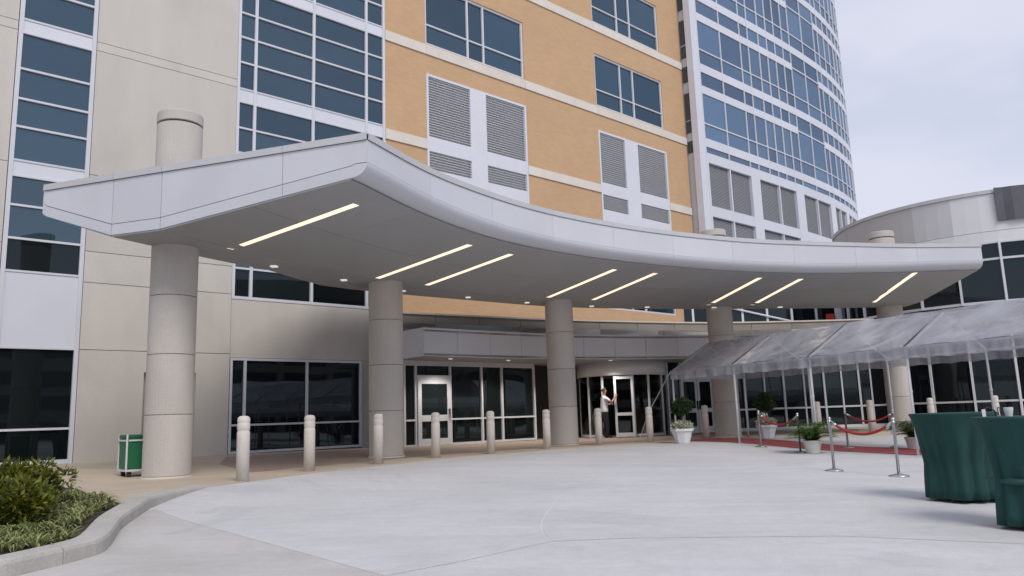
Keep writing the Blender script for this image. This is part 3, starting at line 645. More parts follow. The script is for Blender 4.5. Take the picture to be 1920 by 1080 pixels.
for p in ((W(19.0, 21.05)), (W(29.0, 17.55))):
    k = empty('wall_light', (p.x, p.y, 3.9), TH, label=None, parent=pv)
    d0 = Vector((UX, UY)); a = p.xy - d0 * .2; b = p.xy + d0 * .2
    mk('lamp_housing', *cbox(a, b, 0, .22, 3.82, 4.0), M['stone'], k); mk('lamp_lens', *cbox(a + d0 * .05, b - d0 * .05, .221, .235, 3.84, 3.96), M['dark'], k)

# ---- upper glazed link behind the parapet
lk = empty('glazed_link', (12.5, 38.0, 4.2), 0, 'glazed upper link with a stair rail behind the parapet', 'building')
lp = [Vector((7.5, 37.2)).lerp(Vector((17.2, 37.6)), k / 8) for k in range(9)]
for i, (p, q) in enumerate(zip(lp, lp[1:])):
    mk('pane', *cbox(p, q, -.03, 0, 4.2, 6.6), M['darkglass'], lk); d = (q - p).normalized()
    mk('mullion', *cbox(p - d * .05, p + d * .05, -.04, .08, 4.2, 6.6), M['white'], lk)
mk('roof_edge', *cbox(lp[0], lp[-1], -4, .15, 6.6, 7.0), M['spandrel'], lk)
mk('stair_rail', *tube([Vector((10.6, 37.2, 5.75)), Vector((14.6, 37.35, 4.75))], .05, 6), M['white'], lk)
mk('link_floor', *cbox(lp[0], lp[-1], -4, -.1, 3.9, 4.2), M['roof'], lk)
pv2 = (15.05, 37.0); o = mk('red_banner', *cbox((14.95, 36.75), (15.3, 36.75), 0, .1, 4.2, 5.25), M['red'], label='small red upright panel beside a white post behind the parapet', cat='banner', base=True)
mk('white_post', *cbox((15.42, 36.85), (15.85, 36.85), 0, .3, 4.2, 6.59), M['white'], lk)

# ---- rotunda at the right
rt = empty('rotunda', (21.6, 34.6, 0), 0, 'round glazed rotunda with pale panel drum and dark cover at right', 'building')
RC = Vector((21.6, 34.6)); RR = 6.3
def rp(a, r=RR): return Vector((RC.x + r * math.cos(rad(a)), RC.y + r * math.sin(rad(a))))
seg = [150 + i * 13.2 for i in range(15)]
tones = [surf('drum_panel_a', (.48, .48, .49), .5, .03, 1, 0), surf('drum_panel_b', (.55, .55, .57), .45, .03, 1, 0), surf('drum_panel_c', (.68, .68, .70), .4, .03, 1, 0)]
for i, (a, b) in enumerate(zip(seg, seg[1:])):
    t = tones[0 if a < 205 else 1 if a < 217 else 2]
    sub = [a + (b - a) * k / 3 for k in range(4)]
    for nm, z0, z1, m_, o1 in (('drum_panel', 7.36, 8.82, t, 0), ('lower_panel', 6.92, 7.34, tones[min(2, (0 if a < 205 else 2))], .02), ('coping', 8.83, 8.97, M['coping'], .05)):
        mk(nm, *join([cbox(rp(sub[k]), rp(sub[k + 1]), -.3, o1, z0, z1) for k in range(3)]), m_, rt)
    for z0, z1 in ((.1, .9), (.9, 3.4), (4.62, 6.27), (6.27, 6.92)): mk('pane', *cbox(rp(a), rp(b), -.03, 0, z0, z1), M['darkglass'], rt)
    for z, h in ((.9, .035), (4.62, .05), (6.27, .04), (6.9, .03)): mk('transom', *cbox(rp(a), rp(b), -.04, .06, z - h, z + h), M['frame'], rt)
    mk('sill', *cbox(rp(a), rp(b), -.04, .07, -.05, .12), M['frame'], rt)
    mk('parapet_panel', *cbox(rp(a), rp(b), -.3, .03, 3.4, 4.45, .01), M['concrete'], rt)
    mk('floor_edge', *cbox(rp(a), rp(b), -.3, -.05, 4.45, 4.57), M['dark'], rt)
    d = (rp(b) - rp(a)).normalized(); p = rp(a)
    mk('mullion', *cbox(p - d * .04, p + d * .04, -.04, .09, 4.57, 6.92), M['frame'], rt); mk('mullion', *cbox(p - d * .04, p + d * .04, -.04, .09, .12, 3.4), M['frame'], rt)
v, f = lathe((RC.x, RC.y, 0), [(RR - .31, 0), (RR - .31, 8.7)], 48); mk('core_wall', v, f, M['dark'], rt)
cv = [[Vector((*rp(a, RR + .12 + .05 * math.sin(a * 1.7 + z)), z)) for a in (243, 245.5, 248, 252, 256, 260)] for z in (7.7, 8.0, 8.4, 9.0)]
v, f = grid(cv); solid(mk('cover_sheet', v, f, M['tarp'], label='dark grey sheet hung over the drum wall of the rotunda', cat='sheet'), .03)

# ================================================================== ENTRANCE CANOPY
ZT = 5.55
cn = empty('entrance_canopy', (4, 21, 0), 0, 'large curved white metal entrance canopy with grey soffit and strip lights', 'canopy')
NSX = 121
FR = crom([Vector(p) for p in [(-2.27, 12.01), (-1.505, 13.78), (-.585, 15.29), (.535, 16.72), (1.84, 17.97), (3.285, 19.07), (4.86, 20.04), (6.51, 20.85), (8.19, 21.42), (9.9, 21.88), (11.64, 22.29), (13.98, 22.57)]], NSX)
KR = crom([Vector(p) for p in [(-7.23, 13.64), (-6.04, 16.2), (-3.75, 20.2), (-2.95, 21.2), (1.14, 24.6), (5.05, 26.15), (9.2, 27.1), (13.3, 27.75), (14.2, 27.8)]], NSX)
def sect(i):
    f, k = FR[i], KR[i]; d = (f - k).normalized(); t = i / (NSX - 1)
    zfb = 4.83 - .14 * ss(t / .25) + .12 * ss((t - .7) / .3)      # underside at the bullnose, soffit side
    back = k - d * (1.68 + 1.5 * ss((t - .10) / .25)); kf = k + d * 1.1  # unseen back edge drawn out to keep sky light off parapet and wall
    P3 = lambda p, z: Vector((p.x, p.y, z))
    R = .30; bn = []
    for a in range(0, 91, 9):
        bn.append(P3(f - d * (R - R * math.cos(rad(a))), zfb + R * .75 - R * .75 * math.sin(rad(a))))
    return dict(f=f, k=k, d=d, back=back, kf=kf, zfb=zfb, lip=zfb + R * .75, bn=bn, P=P3, fi=f - d * R)
SX = [sect(i) for i in range(NSX)]
# roof deck and core (slightly inside the panels)
rows = []
for s in SX:
    rows.append([s['P'](s['back'], 5.0), s['P'](s['back'], ZT - .03), s['P'](s['f'] - s['d'] * .04, ZT - .03)])
v, f = grid(rows); mk('roof_deck', v, f, M['roof'], cn)
pan = list(range(0, NSX, 12))
for a, b in zip(pan, pan[1:]):
    S = SX[a:b + 1]
    def shr(S, key):       # open joint at each end
        pts = [key(s) for s in S]; pts = [[p.copy() for p in r] for r in pts]
        for j in range(len(pts[0])):
            pts[0][j] = pts[0][j].lerp(pts[1][j], .012); pts[-1][j] = pts[-1][j].lerp(pts[-2][j], .012)
        return pts
    v, f = grid(shr(S, lambda s: [s['P'](s['f'], ZT - .115), s['P'](s['f'], s['lip'] + .004)])); o = mk('fascia_panel', v, f, M['fascia'], cn); solid(o, .04, -1)
    v, f = grid(shr(S, lambda s: s['bn'])); solid(mk('bullnose_panel', v, f, M['lip'], cn), .03, -1)
    v, f = grid(shr(S, lambda s: [s['P'](s['f'] + s['d'] * .025, ZT - .11), s['P'](s['f'] + s['d'] * .025, ZT), s['P'](s['f'] - s['d'] * .2, ZT + .01)])); solid(mk('coping', v, f, M['coping'], cn), .02, 1)
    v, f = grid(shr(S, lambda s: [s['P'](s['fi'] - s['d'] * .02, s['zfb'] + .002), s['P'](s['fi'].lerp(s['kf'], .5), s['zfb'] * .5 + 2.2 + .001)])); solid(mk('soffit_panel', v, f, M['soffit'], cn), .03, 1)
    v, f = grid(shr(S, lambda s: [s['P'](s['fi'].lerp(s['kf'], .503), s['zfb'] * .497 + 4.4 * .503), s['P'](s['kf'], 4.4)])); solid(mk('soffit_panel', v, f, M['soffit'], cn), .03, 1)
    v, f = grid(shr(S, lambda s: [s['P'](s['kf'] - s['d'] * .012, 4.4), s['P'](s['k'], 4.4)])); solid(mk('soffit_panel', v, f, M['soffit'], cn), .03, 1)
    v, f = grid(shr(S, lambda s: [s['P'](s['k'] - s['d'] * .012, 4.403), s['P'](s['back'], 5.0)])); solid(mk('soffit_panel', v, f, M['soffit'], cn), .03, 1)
    v, f = grid(shr(S, lambda s: [s['P'](s['back'], 5.005), s['P'](s['back'], ZT)])); solid(mk('back_fascia', v, f, M['fascia'], cn), .03, 1)
# end faces (left face seen, right one not), in the profile of the section
def end_face(s, side):
    d = s['d']; w = Vector((d.y, -d.x)) * side           # outward
    L_ = (s['f'] - s['back']).length
    X = lambda x, z, o=0.0: Vector(((s['back'] + d * x + w * o).x, (s['back'] + d * x + w * o).y, z))
    bot = [(0, 5.0), (.10, 4.93), (1.68, 4.4), (2.78, 4.4), (L_ - .30, s['zfb'])] + [(L_ - .30 + .30 * math.sin(rad(a)), s['lip'] - .225 * math.cos(rad(a))) for a in range(15, 91, 15)]
    def bz(x):
        for (a, b), (c, e) in zip(bot, bot[1:]):
            if a <= x <= c: return b + (e - b) * (x - a) / max(1e-6, c - a)
        return bot[-1][1]
    cuts = [0, 1.68, 2.78, 5.3, L_]
    lipz = lambda x: (bz(min(x, L_ - .3)) + .20 if x <= L_ - .3 else s['lip'] + .0)
    for a, b in zip(cuts, cuts[1:]):
        xs = sorted({a + .006, b - .006} | {x for x, _ in bot if a < x < b})
        top = [X(x, ZT - .115, .012) for x in xs]; low = [X(x, lipz(x) + .008, .012) for x in xs]
        v, f = grid([top, low] if side < 0 else [low, top]); solid(mk('end_panel', v, f, M['fascia'], cn), .05, -1)
        low2 = [X(x, bz(x), .012) for x in xs]; l1 = [X(x, max(lipz(x) - .004, bz(x) + .001), .012) for x in xs]
        v, f = grid([l1, low2] if side < 0 else [low2, l1]); solid(mk('end_lip', v, f, M['lip'], cn), .05, -1)
        v, f = grid([[X(a + .004, ZT - .11, .03), X(b - .004, ZT - .11, .03)], [X(a + .004, ZT, .03), X(b - .004, ZT, .03)], [X(a + .004, ZT + .01, -.2), X(b - .004, ZT + .01, -.2)]]); solid(mk('coping', v, f, M['coping'], cn), .02, 0)
    vv = [X(x, z, -.06) for x, z in bot] + [X(L_ - .02, ZT - .05, -.06), X(.02, ZT - .05, -.06)]; mk('end_core', vv, [tuple(range(len(vv)))], M['dark'], cn)
end_face(SX[0], 1); end_face(SX[-1], -1)
# strip lights and downlights set in the soffit
def soff_z(p):
    best = min([q for q in SX if -.5 < (p - q['k']).dot(q['d']) < (q['f'] - q['k']).length + .3], key=lambda s: abs((p - s['k']).cross(s['d'])))
    x = (p - best['k']).dot(best['d']); L_ = (best['fi'] - best['kf']).length; x -= 1.1
    return 4.4 if x <= 0 else 4.4 + (best['zfb'] - 4.4) * min(1, x / L_)
k1 = 3.48 / 3.18
for a, b in [((-5.07, 13.64), (-2.40, 11.73)), ((-3.01, 17.07), (-.78, 14.48)), ((-2.04, 18.26), (0, 15.46)), ((.98, 20.86), (2.38, 17.53)), ((2.28, 21.63), (3.44, 18.2)), ((5.96, 23.33), (6.31, 19.4)), ((7.39, 23.66), (7.5, 19.79)), ((11.35, 24.11), (10.61, 20.06))]:
    pa = Vector(a) * k1; pb = Vector(b) * k1 * 1.035; ra, rb = None, None
    d = (pb - pa).normalized(); nr = Vector((d.y, -d.x)) * .075
    n_ = 8; pts = [pa.lerp(pb, t / n_) for t in range(n_ + 1)]
    rows = [[Vector((*(p + nr), soff_z(p) - .012)), Vector((*(p - nr), soff_z(p) - .012))] for p in pts]
    v, f = grid(rows); o = solid(mk('strip_light', v, f, M['lamp'], cn), .04, 0)
    rows = [[Vector((*(p + nr * 1.25), soff_z(p) - .006)), Vector((*(p - nr * 1.25), soff_z(p) - .006))] for p in pts]
    v, f = grid(rows); solid(mk('light_trim', v, f, M['white'], o), .012, 0)
for t in [.05, .135, .22, .30, .39, .47, .56, .64, .73, .82]:
    i = int(t * (NSX - 1)); p = KR[i] + SX[i]['d'] * .45
    o = mk('downlight', *join([xbox(p.x - .07, p.x + .07, p.y - .07, p.y + .07, 4.345, 4.398)]), M['downlight'], cn)

# columns through the canopy
ncol = 0
CP = [(-6.55, 14.75), (-3.22, 19.42), (1.42, 23.65), (7.12, 26.5), (13.55, 27.65)]
CLAB = ['beige concrete column at the left tip of the canopy beside the green cart', 'beige concrete column standing left of the single glass door', 'beige concrete column just left of the revolving door', 'beige concrete column at the double doors beside the clear tent', 'beige concrete column rising behind the clear tent ridge']
for (x, y), lab in zip(CP, CLAB):
    c = empty('canopy_column', (x, y, zs(x, y)), 0, lab, 'column', 'columns carrying the entrance canopy')
    zb = zs(x, y); js = [zb + .03, 1.16, 2.28, 3.40, 4.55, 5.7, 6.85]
    mk('base_ring', *lathe((x, y, 0), [(.45, zb - .02), (.45, zb + .03)], 36), M['stone'], c)
    for z0, z1 in zip(js, js[1:]):
        g = .009; v, f = lathe((x, y, 0), [(.40, z0 + g * .0), (.425, z0 + g), (.427, z0 + g + .008), (.427, z1 - g - .008), (.425, z1 - g), (.40, z1)], 40); mk('concrete_drum', v, f, M['column'], c, smooth=False)
    mk('cap', *lathe((x, y, 0), [(.40, 6.85), (.40, 6.88), (.432, 6.89), (.432, 7.07), (.42, 7.10)], 40), M['column'], c)
    mk('core', *lathe((x, y, 0), [(.405, zb), (.405, 6.9)], 20), M['dark'], c)

# ================================================================== THINGS ON THE PLAZA
# bollards
BP = [(-4.58, 13.16), (-4.0, 15.17), (-2.98, 16.91), (-1.93, 18.69), (-.66, 19.9), (.82, 21.57), (2.39, 22.98), (4.04, 23.9), (6.08, 25.29), (8.15, 25.85), (10.0, 26.05), (11.95, 26.5), (14.0, 26.5), (15.4, 25.2)]
prof = [(.105, 0), (.105, .74), (.104, .80), (.096, .815), (.096, .835), (.104, .85), (.105, .90), (.104, .935), (.098, .95), (.098, .965), (.104, .98), (.103, 1.01), (.092, 1.045), (.065, 1.065), (.025, 1.072)]
v, f = lathe((0, 0, 0), prof, 20)
BL = ['round-topped pale concrete bollard standing nearest the kerb and green cart', 'pale concrete bollard in front of the dark ground window, next to the kerb-end one', 'pale concrete bollard just in front of the column left of the single door', 'pale concrete bollard in front of the single glass door', 'pale concrete bollard in front of the storefront panes beside the single door', 'pale concrete bollard just left of the column by the revolving door', 'pale concrete bollard overlapping the person at the revolving door', 'pale concrete bollard between the revolving door and the topiary planter', 'pale concrete bollard just left of the column at the double doors', 'pale concrete bollard hidden behind the flowering planter by the rope', 'pale concrete bollard seen between tent poles above the fern', 'pale concrete bollard behind the hanging red ropes', 'pale concrete bollard rising behind the wider green table', 'pale concrete bollard seen over the two green tables']
b0 = None
for (x, y), lab in zip(BP, BL):
    if b0 is None: b0 = mk('bollard', v, f, M['bollard'], smooth=True, base=True); o = b0
    else: o = b0.copy(); COL.objects.link(o)
    o.location = (x, y, zs(x, y) - .005); o.rotation_euler = (0, 0, random.random() * 6); tag(o, lab, 'bollard', 'bollards along the walk edge')
# green laundry cart
gx, gy = -7.32, 15.2; gz0 = zs(gx, gy)
ct = empty('utility_cart', (gx, gy, gz0), rad(41), 'green box cart on black castors beside the left column', 'cart')
Rm = Matrix.Rotation(rad(41), 4, 'Z')
def lb(x0, x1, y0, y1, z0, z1): 
    v, f = xbox(x0, x1, y0, y1, z0, z1); return [Rm @ p + Vector((gx, gy, gz0)) for p in v], f
bevel(mk('box', *lb(-.27, .27, -.27, .27, .14, .72), M['greenbox'], ct), .02); mk('lid', *lb(-.28, .28, -.28, .28, .725, .78), M['greenbox'], ct)
mk('deck', *lb(-.29, .29, -.29, .29, .10, .138), M['pole'], ct)
for sx in (-1, 1):
    for sy in (-1, 1):
        mk('corner_post', *lb(sx * .275 - .014, sx * .275 + .014, sy * .275 - .014, sy * .275 + .014, .139, .79), M['pole'], ct)
        mk('castor', *lb(sx * .2 - .03, sx * .2 + .03, sy * .2 - .05, sy * .2 + .05, 0, .098), M['black'], ct)
mk('top_rail', *join([lb(-.25, .25, -.295, -.272, .66, .69), lb(-.295, -.272, -.25, .25, .66, .69)]), M['pole'], ct)

# ---- foliage helpers
def leaf(c, d, n, L_, w, fold=.15):
    d = d.normalized(); s = d.cross(n)
    s = s.normalized() if s.length > 1e-4 else Vector((1, 0, 0)); m = c + d * L_ * .5
    return [c, m + s * w * .5 + n * fold * w, c + d * L_, m - s * w * .5 + n * fold * w]
def rv():
    while True:
        v = Vector((random.uniform(-1, 1), random.uniform(-1, 1), random.uniform(-1, 1)))
        if .05 < v.length < 1: return v.normalized()
def leaf_cloud(blobs, n, L_, w, up=.35):
    V = []; Fs = []; tot = sum(b[3] ** 2 for b in blobs)
    for b in blobs:
        for _ in range(int(n * b[3] ** 2 / tot)):
            q = rv(); r = b[3] * (random.uniform(.55, 1.08)); c = Vector(b[:3]) + Vector((q.x * r, q.y * r, q.z * r * .85))
            d = (q + rv() * .8 + Vector((0, 0, up))).normalized(); nn = (q + rv() * .6).normalized()
            k = len(V); V += leaf(c, d, nn, L_ * random.uniform(.7, 1.3), w * random.uniform(.7, 1.2)); Fs.append((k, k + 1, k + 2, k + 3))
    return V, Fs
# shrubs
for (x, y, r, lab) in [(-5.35, 8.4, .43, 'dense yellow-green shrub in the bed behind the kerb curve'), (-5.98, 9.6, .43, 'dark green shrub nearest the walk in the planting bed'), (-6.9, 9.2, .50, 'large spreading shrub at the left edge of the planting bed')]:
    z0 = zbed(x, y); sh = empty('shrub', (x, y, z0), 0, lab, 'shrub', 'shrubs in the planting bed')
    bl = [(x + random.uniform(-.55, .55) * r, y + random.uniform(-.55, .55) * r, z0 + r * random.uniform(.45, .8), r * random.uniform(.42, .62)) for _ in range(11)]
    # twig clusters that break the outline
    bl += [(x + math.cos(t) * r * 1.0, y + math.sin(t) * r * 1.0, z0 + r * random.uniform(.55, 1.15), r * random.uniform(.16, .26)) for t in [random.uniform(0, 6.28) for _ in range(12)]]
    v, f = leaf_cloud(bl, 5200, .075, .034); mk('foliage', v, f, M['shrub'], sh)
    st = [tube([Vector((x, y, z0 - .03)), Vector((b[0] * .5 + x * .5, b[1] * .5 + y * .5, z0 + .2 * r)), Vector(b[:3])], [.02, .013, .006], 5) for b in bl[:9]]; mk('stems', *join(st), M['trunk'], sh)
# variegated grass tufts
V = []; Fs = []
bp = [(p[0], p[1]) for p in bed_poly]
tcount = 0
while tcount < 270:
    if tcount % 2:
        q_ = kin[random.randint(12, 42)]; x, y = q_.x - random.uniform(.1, .95), q_.y + random.uniform(-.15, .35)
    else: x, y = random.uniform(-7.4, -3.9), random.uniform(6.3, 12.2)
    if not inside((x, y), bp): continue
    if min((Vector((x, y)) - q).length for q in kin) < .10: continue
    if any((Vector((x, y)) - Vector(s)).length < .45 for s in [(-5.35, 8.4), (-5.98, 9.6), (-6.9, 9.2)]): continue
    tcount += 1; z0 = zbed(x, y)
    for _ in range(random.randint(10, 16)):
        t = random.uniform(0, 6.28); d = Vector((math.cos(t), math.sin(t), 0)); h = random.uniform(.05, .115); l = random.uniform(.08, .18); w = random.uniform(.006, .011); s = Vector((-d.y, d.x, 0)) * w
        b = Vector((x, y, z0)) + d * random.uniform(0, .03); pts = [b, b + d * l * .35 + Vector((0, 0, h * .8)), b + d * l * .8 + Vector((0, 0, h)), b + d * l * 1.15 + Vector((0, 0, h * .72))]
        k = len(V)
        for i, p in enumerate(pts): ww = s * (1, 1, .75, .1)[i]; V += [p - ww, p + ww]
        Fs += [(k + 2 * i, k + 2 * i + 1, k + 2 * i + 3, k + 2 * i + 2) for i in range(3)]
mk('ground_cover', V, Fs, M['lirio'], label='low variegated grass-like ground cover between shrubs and kerb', cat='ground cover', kind='stuff')

# planters with topiary
def planter(x, y, lab):
    z0 = max(zp(x, y), zs(x, y) if (x, y) == (0, 0) else zp(x, y)); t = empty('topiary_planter', (x, y, z0), 0, lab, 'planter', 'white planters at the carpet')
    v, f = lathe((x, y, z0), [(.19, 0), (.205, .02), (.30, .34), (.335, .345), (.335, .41), (.30, .415), (.28, .37), (.02, .37)], 8); mk('tub', v, f, M['planter'], t)
    mk('soil', *lathe((x, y, z0), [(.27, .371), (.27, .378)], 8), M['soil'], t)
    v, f = leaf_cloud([(x + math.cos(a) * .17, y + math.sin(a) * .17, z0 + .47, .14) for a in [i * 1.05 for i in range(6)]] + [(x, y, z0 + .5, .17)], 900, .07, .04, .5); mk('flowers', v, f, M['flower'], t)
    mk('stem', *tube([Vector((x, y, z0 + .36)), Vector((x + .01, y, z0 + .8)), Vector((x, y, z0 + 1.15))], [.02, .017, .014], 7), M['trunk'], t)
    v, f = leaf_cloud([(x + q.x * .17, y + q.y * .17, z0 + 1.12 + q.z * .17, .19) for q in [rv() for _ in range(10)]], 3600, .07, .028); mk('crown', v, f, M['topiary'], t)
planter(4.78, 22.75, 'white faceted planter with ball topiary at the revolving door end of the carpet')
planter(7.72, 24.3, 'white faceted planter with ball topiary behind the first rope')
def fern(x, y, lab, r=.5):
    z0 = zp(x, y); t = empty('potted_fern', (x, y, z0), 0, lab, 'plant', 'potted ferns by the ropes')
    mk('pot', *lathe((x, y, z0), [(.14, 0), (.15, .01), (.205, .25), (.22, .255), (.22, .30), (.20, .305), (.19, .27), (.02, .27)], 24), M['pot'], t, smooth=False)
    mk('soil', *lathe((x, y, z0), [(.185, .271), (.185, .277)], 16), M['soil'], t)
    V = []; Fs = []
    for i in range(120):
        a = random.uniform(0, 6.28); d = Vector((math.cos(a), math.sin(a), 0)); h = random.uniform(.06, .30) * r / .5; l = random.uniform(.5, 1.0) * r
        b = Vector((x, y, z0 + .28)); prev = None
        for k in range(15):
            s = k / 14; p = b + d * l * s + Vector((0, 0, h * math.sin(min(1.0, s * 1.0) * 2.3) * 1.15))
            if prev is not None:
                dr_ = (p - prev).normalized(); sd = dr_.cross(Vector((0, 0, 1))).normalized()
                for sg in (-1, 1):
                    q = len(V); V += leaf(p, sd * sg + dr_ * .5 - Vector((0, 0, .15)), Vector((0, 0, 1)), .10 * (1.15 - s * .85) * r / .5, .034); Fs.append((q, q + 1, q + 2, q + 3))
            prev = p
    mk('fronds', V, Fs, M['fern'], t)
fern(7.0, 18.74, 'bushy fern in a round cream pot on the plaza before the carpet', .68)
fern(9.75, 19.4, 'fern in a round cream pot beside the wider green table', .62)

# red carpet under the tent
TL = [Vector(p) for p in [(4.93, 24.35), (6.2, 22.0), (7.47, 19.65), (8.75, 17.3), (10.02, 14.95), (11.3, 12.6)]]
TD = (TL[1] - TL[0]).normalized(); TN = Vector((.879, .477))
cp = [TL[0] - TD * .3 + TN * .12, TL[5] + TN * .12, TL[5] + TN * 1.9, TL[0] - TD * .3 + TN * 1.9]
cp = [tuple(p) for p in cp]
v, f = sheet_poly(cp, .4, lambda x, y: max(zp(x, y), zs(x, y) if False else zp(x, y)) + .016); solid(mk('red_carpet', v, f, M['carpet'], label='long red carpet running under the clear tent to the doors', cat='carpet'), .012)

# stanchions and ropes
def stan(x, y, lab):
    z0 = zp(x, y) + (.017 if inside((x, y), cp) else 0); t = empty('rope_stanchion', (x, y, z0), 0, lab, 'stanchion', 'stanchions along the carpet')
    mk('base', *lathe((x, y, z0), [(.16, 0), (.16, .012), (.09, .03), (.03, .045)], 24), M['chrome'], t, smooth=True)
    mk('post', *lathe((x, y, z0), [(.024, .03), (.024, .86), (.034, .862), (.034, .88), (.018, .885), (.034, .91), (.026, .94), (.008, .95)], 16), M['chrome'], t, smooth=True)
    return Vector((x, y, z0 + .86))
def rope(a, b, lab, sag=.24):
    n = 18; d = b - a; d0 = d.normalized(); a = a + d0 * .035; b = b - d0 * .035
    pts = [a.lerp(b, i / n) - Vector((0, 0, sag * 4 * (i / n) * (1 - i / n))) for i in range(n + 1)]
    t = empty('barrier_rope', pts[9], 0, lab, 'rope', 'red ropes between stanchions')
    mk('cord', *tube(pts[1:-1], .024, 8), M['rope'], t, smooth=True)
    mk('end_cap', *tube([pts[0], pts[1], pts[2].lerp(pts[1], .5)], .028, 8), M['chrome'], t, smooth=True); mk('end_cap', *tube([pts[-1], pts[-2], pts[-3].lerp(pts[-2], .5)], .028, 8), M['chrome'], t, smooth=True)
s1 = stan(6.40, 20.75, 'chrome stanchion left of the small rope near the second tent pole'); s2 = stan(6.78, 18.95, 'chrome stanchion just left of the bushy fern')
n1 = stan(5.63, 14.15, 'chrome stanchion at the left end of the lower long rope'); n2 = stan(6.22, 13.0, 'chrome stanchion at the right end of the lower long rope, beside the far green table')
f1 = stan(8.45, 20.2, 'chrome stanchion at the left end of the far rope'); f2 = stan(9.75, 20.35, 'chrome stanchion at the right end of the far rope, before the tall column')
rope(s1, s2, 'short red velvet rope in front of the flowering planter'); rope(n1, n2, 'lower red velvet rope nearest the plaza side of the carpet', .2); rope(f1, f2, 'red velvet rope on the far side of the carpet', .2)

# clear frame tent
tt = empty('clear_tent', (TL[2].x + 1.3, TL[2].y + .7, -.1), 0, 'clear vinyl frame tent on thin poles over the red carpet', 'tent')
ZE, ZR = 2.15, 3.0
def tp(p, s, z): q = p + TN * s; return Vector((q.x, q.y, z))
for i, p in enumerate(TL):
    for s in (0, 3.0):
        q = p + TN * s; mk('pole', *tube([Vector((q.x, q.y, zp(*q) + .01)), Vector((q.x, q.y, ZE - .02))], .028, 8), M['pole'], tt, smooth=True)
        mk('foot_plate', *lathe((q.x, q.y, zp(*q)), [(.07, .001), (.07, .012)], 10), M['pole'], tt)
        mk('pole_joint', *lathe((q.x, q.y, 1.15), [(.036, 0), (.036, .06)], 8), M['pole'], tt)
    mk('rafter', *tube([tp(p, 0, ZE), tp(p, 1.5, ZR - .03)], .025, 8), M['pole'], tt); mk('rafter', *tube([tp(p, 3.0, ZE), tp(p, 1.5, ZR - .03)], .025, 8), M['pole'], tt)
for a, b in zip(TL, TL[1:]):
    for s, z in ((0, ZE), (3.0, ZE), (1.5, ZR - .04)): mk('rail', *tube([tp(a, s, z - .02), tp(b, s, z - .02)], .024, 8), M['pole'], tt)
    for s0, s1_ in ((-.06, 1.5), (3.06, 1.5)):
        rows = []
        for j in range(9):
            w_ = j / 8; row = []
            for k in range(13):
                t = k / 12; p = a.lerp(b, t); z = ZE - .02 + (ZR - ZE + .05) * w_
                sag = .07 * math.sin(math.pi * t) * math.sin(math.pi * w_) + .012 * math.sin(9 * t + 5 * w_ + p.x * 3)
                row.append(tp(p, s0 + (s1_ - s0) * w_, z + .035 - sag))
            rows.append(row)
        v, f = grid(rows); mk('roof_panel', v, f, M['vinyl'], tt, smooth=True)
        rows = []
        for j in range(5):
            row = []
            for k in range(41):
                t = k / 40; p = a.lerp(b, t); low = .27 + .012 * math.sin(t * math.pi * 9 + p.x)
                row.append(tp(p, s0 + (.035 * math.sin(t * 31 + p.y * 2) + .02 * math.sin(t * 67)) * (j / 4) * (1 if s0 < 1 else -1), ZE + .01 - low * j / 4))
            rows.append(row)
        v, f = grid(rows); mk('valance', v, f, M['vinyl'], tt, smooth=True)
    mk('seam', *tube([tp(b, -.06, ZE + .03), tp(b, 1.5, ZR + .045)], .014, 6), M['black'], tt)
v = [tp(TL[0], -.06, ZE), tp(TL[0], 3.06, ZE), tp(TL[0], 1.5, ZR + .04), tp(TL[0], -.06, ZE - .25), tp(TL[0], 3.06, ZE - .25)]
mk('gable_panel', v, [(0, 1, 2), (3, 4, 1, 0)], M['vinyl'], tt)
mk('guy_strap', *tube([tp(TL[0], -.06, ZE), Vector((4.2, 24.9, .9)), Vector((3.9, 25.1, .05))], .012, 6), M['pole'], tt)

# cocktail tables with green cloths
def cocktail(x, y, r, lab, items):
    z0 = zp(x, y); t = empty('cocktail_table', (x, y, z0), 0, lab, 'table', 'green cocktail tables on the plaza')
    ph = random.uniform(0, 6)
    def md(rr, z, a, i):
        k = max(0, (1.05 - z)) if z < 1.06 else 0
        w_ = a + .22 * math.sin(2 * a + ph) + .16 * math.sin(3 * a + 2 * ph) + .10 * z * math.sin(4 * a + ph)
        fo = sum(A * math.sin(fq * w_ + ph * q + z * sl) for A, fq, q, sl in ((.34, 5, 1, .5), (.26, 8, 2.3, -.8), (.24, 11, 3.1, .9), (.16, 17, 1.7, 0), (.12, 23, 4.1, 1.5)))
        fo = fo - .25 * abs(fo)
        return rr * (1 + min(.20, k * .42) * fo)
    pr = [(r * .60, .03), (r * .80, .04), (r * .79, .16), (r * .77, .32), (r * .745, .44), (r * .745, .48), (r * .765, .56), (r * .83, .74), (r * .91, .93), (r * .985, 1.04), (r, 1.06), (r, 1.07), (r * .97, 1.075)]
    mk('cloth', *lathe((x, y, z0), pr, 78, md), M['cloth'], t, smooth=True)
    if items: mk('sash', *lathe((x, y, z0), [(r * .745, .43), (r * .80, .44), (r * .805, .48), (r * .75, .49)], 40, lambda rr, z, a, i: rr * (1 + .05 * math.sin(5 * a + 1))), M['sash'], t, smooth=True)
    for sx, sy in ((-1, -1), (1, -1), (-1, 1), (1, 1)): mk('leg', *tube([Vector((x, y, z0 + .1)), Vector((x + sx * r * .5, y + sy * r * .5, z0 + .012))], .02, 6), M['black'], t)
    return z0 + 1.076
zt1 = cocktail(5.52, 9.95, .50, 'wide green-clothed cocktail table farther from the plaza edge', 0)
zt2 = cocktail(5.05, 7.85, .46, 'green-clothed cocktail table with white cup, sash tied at its waist', 1)
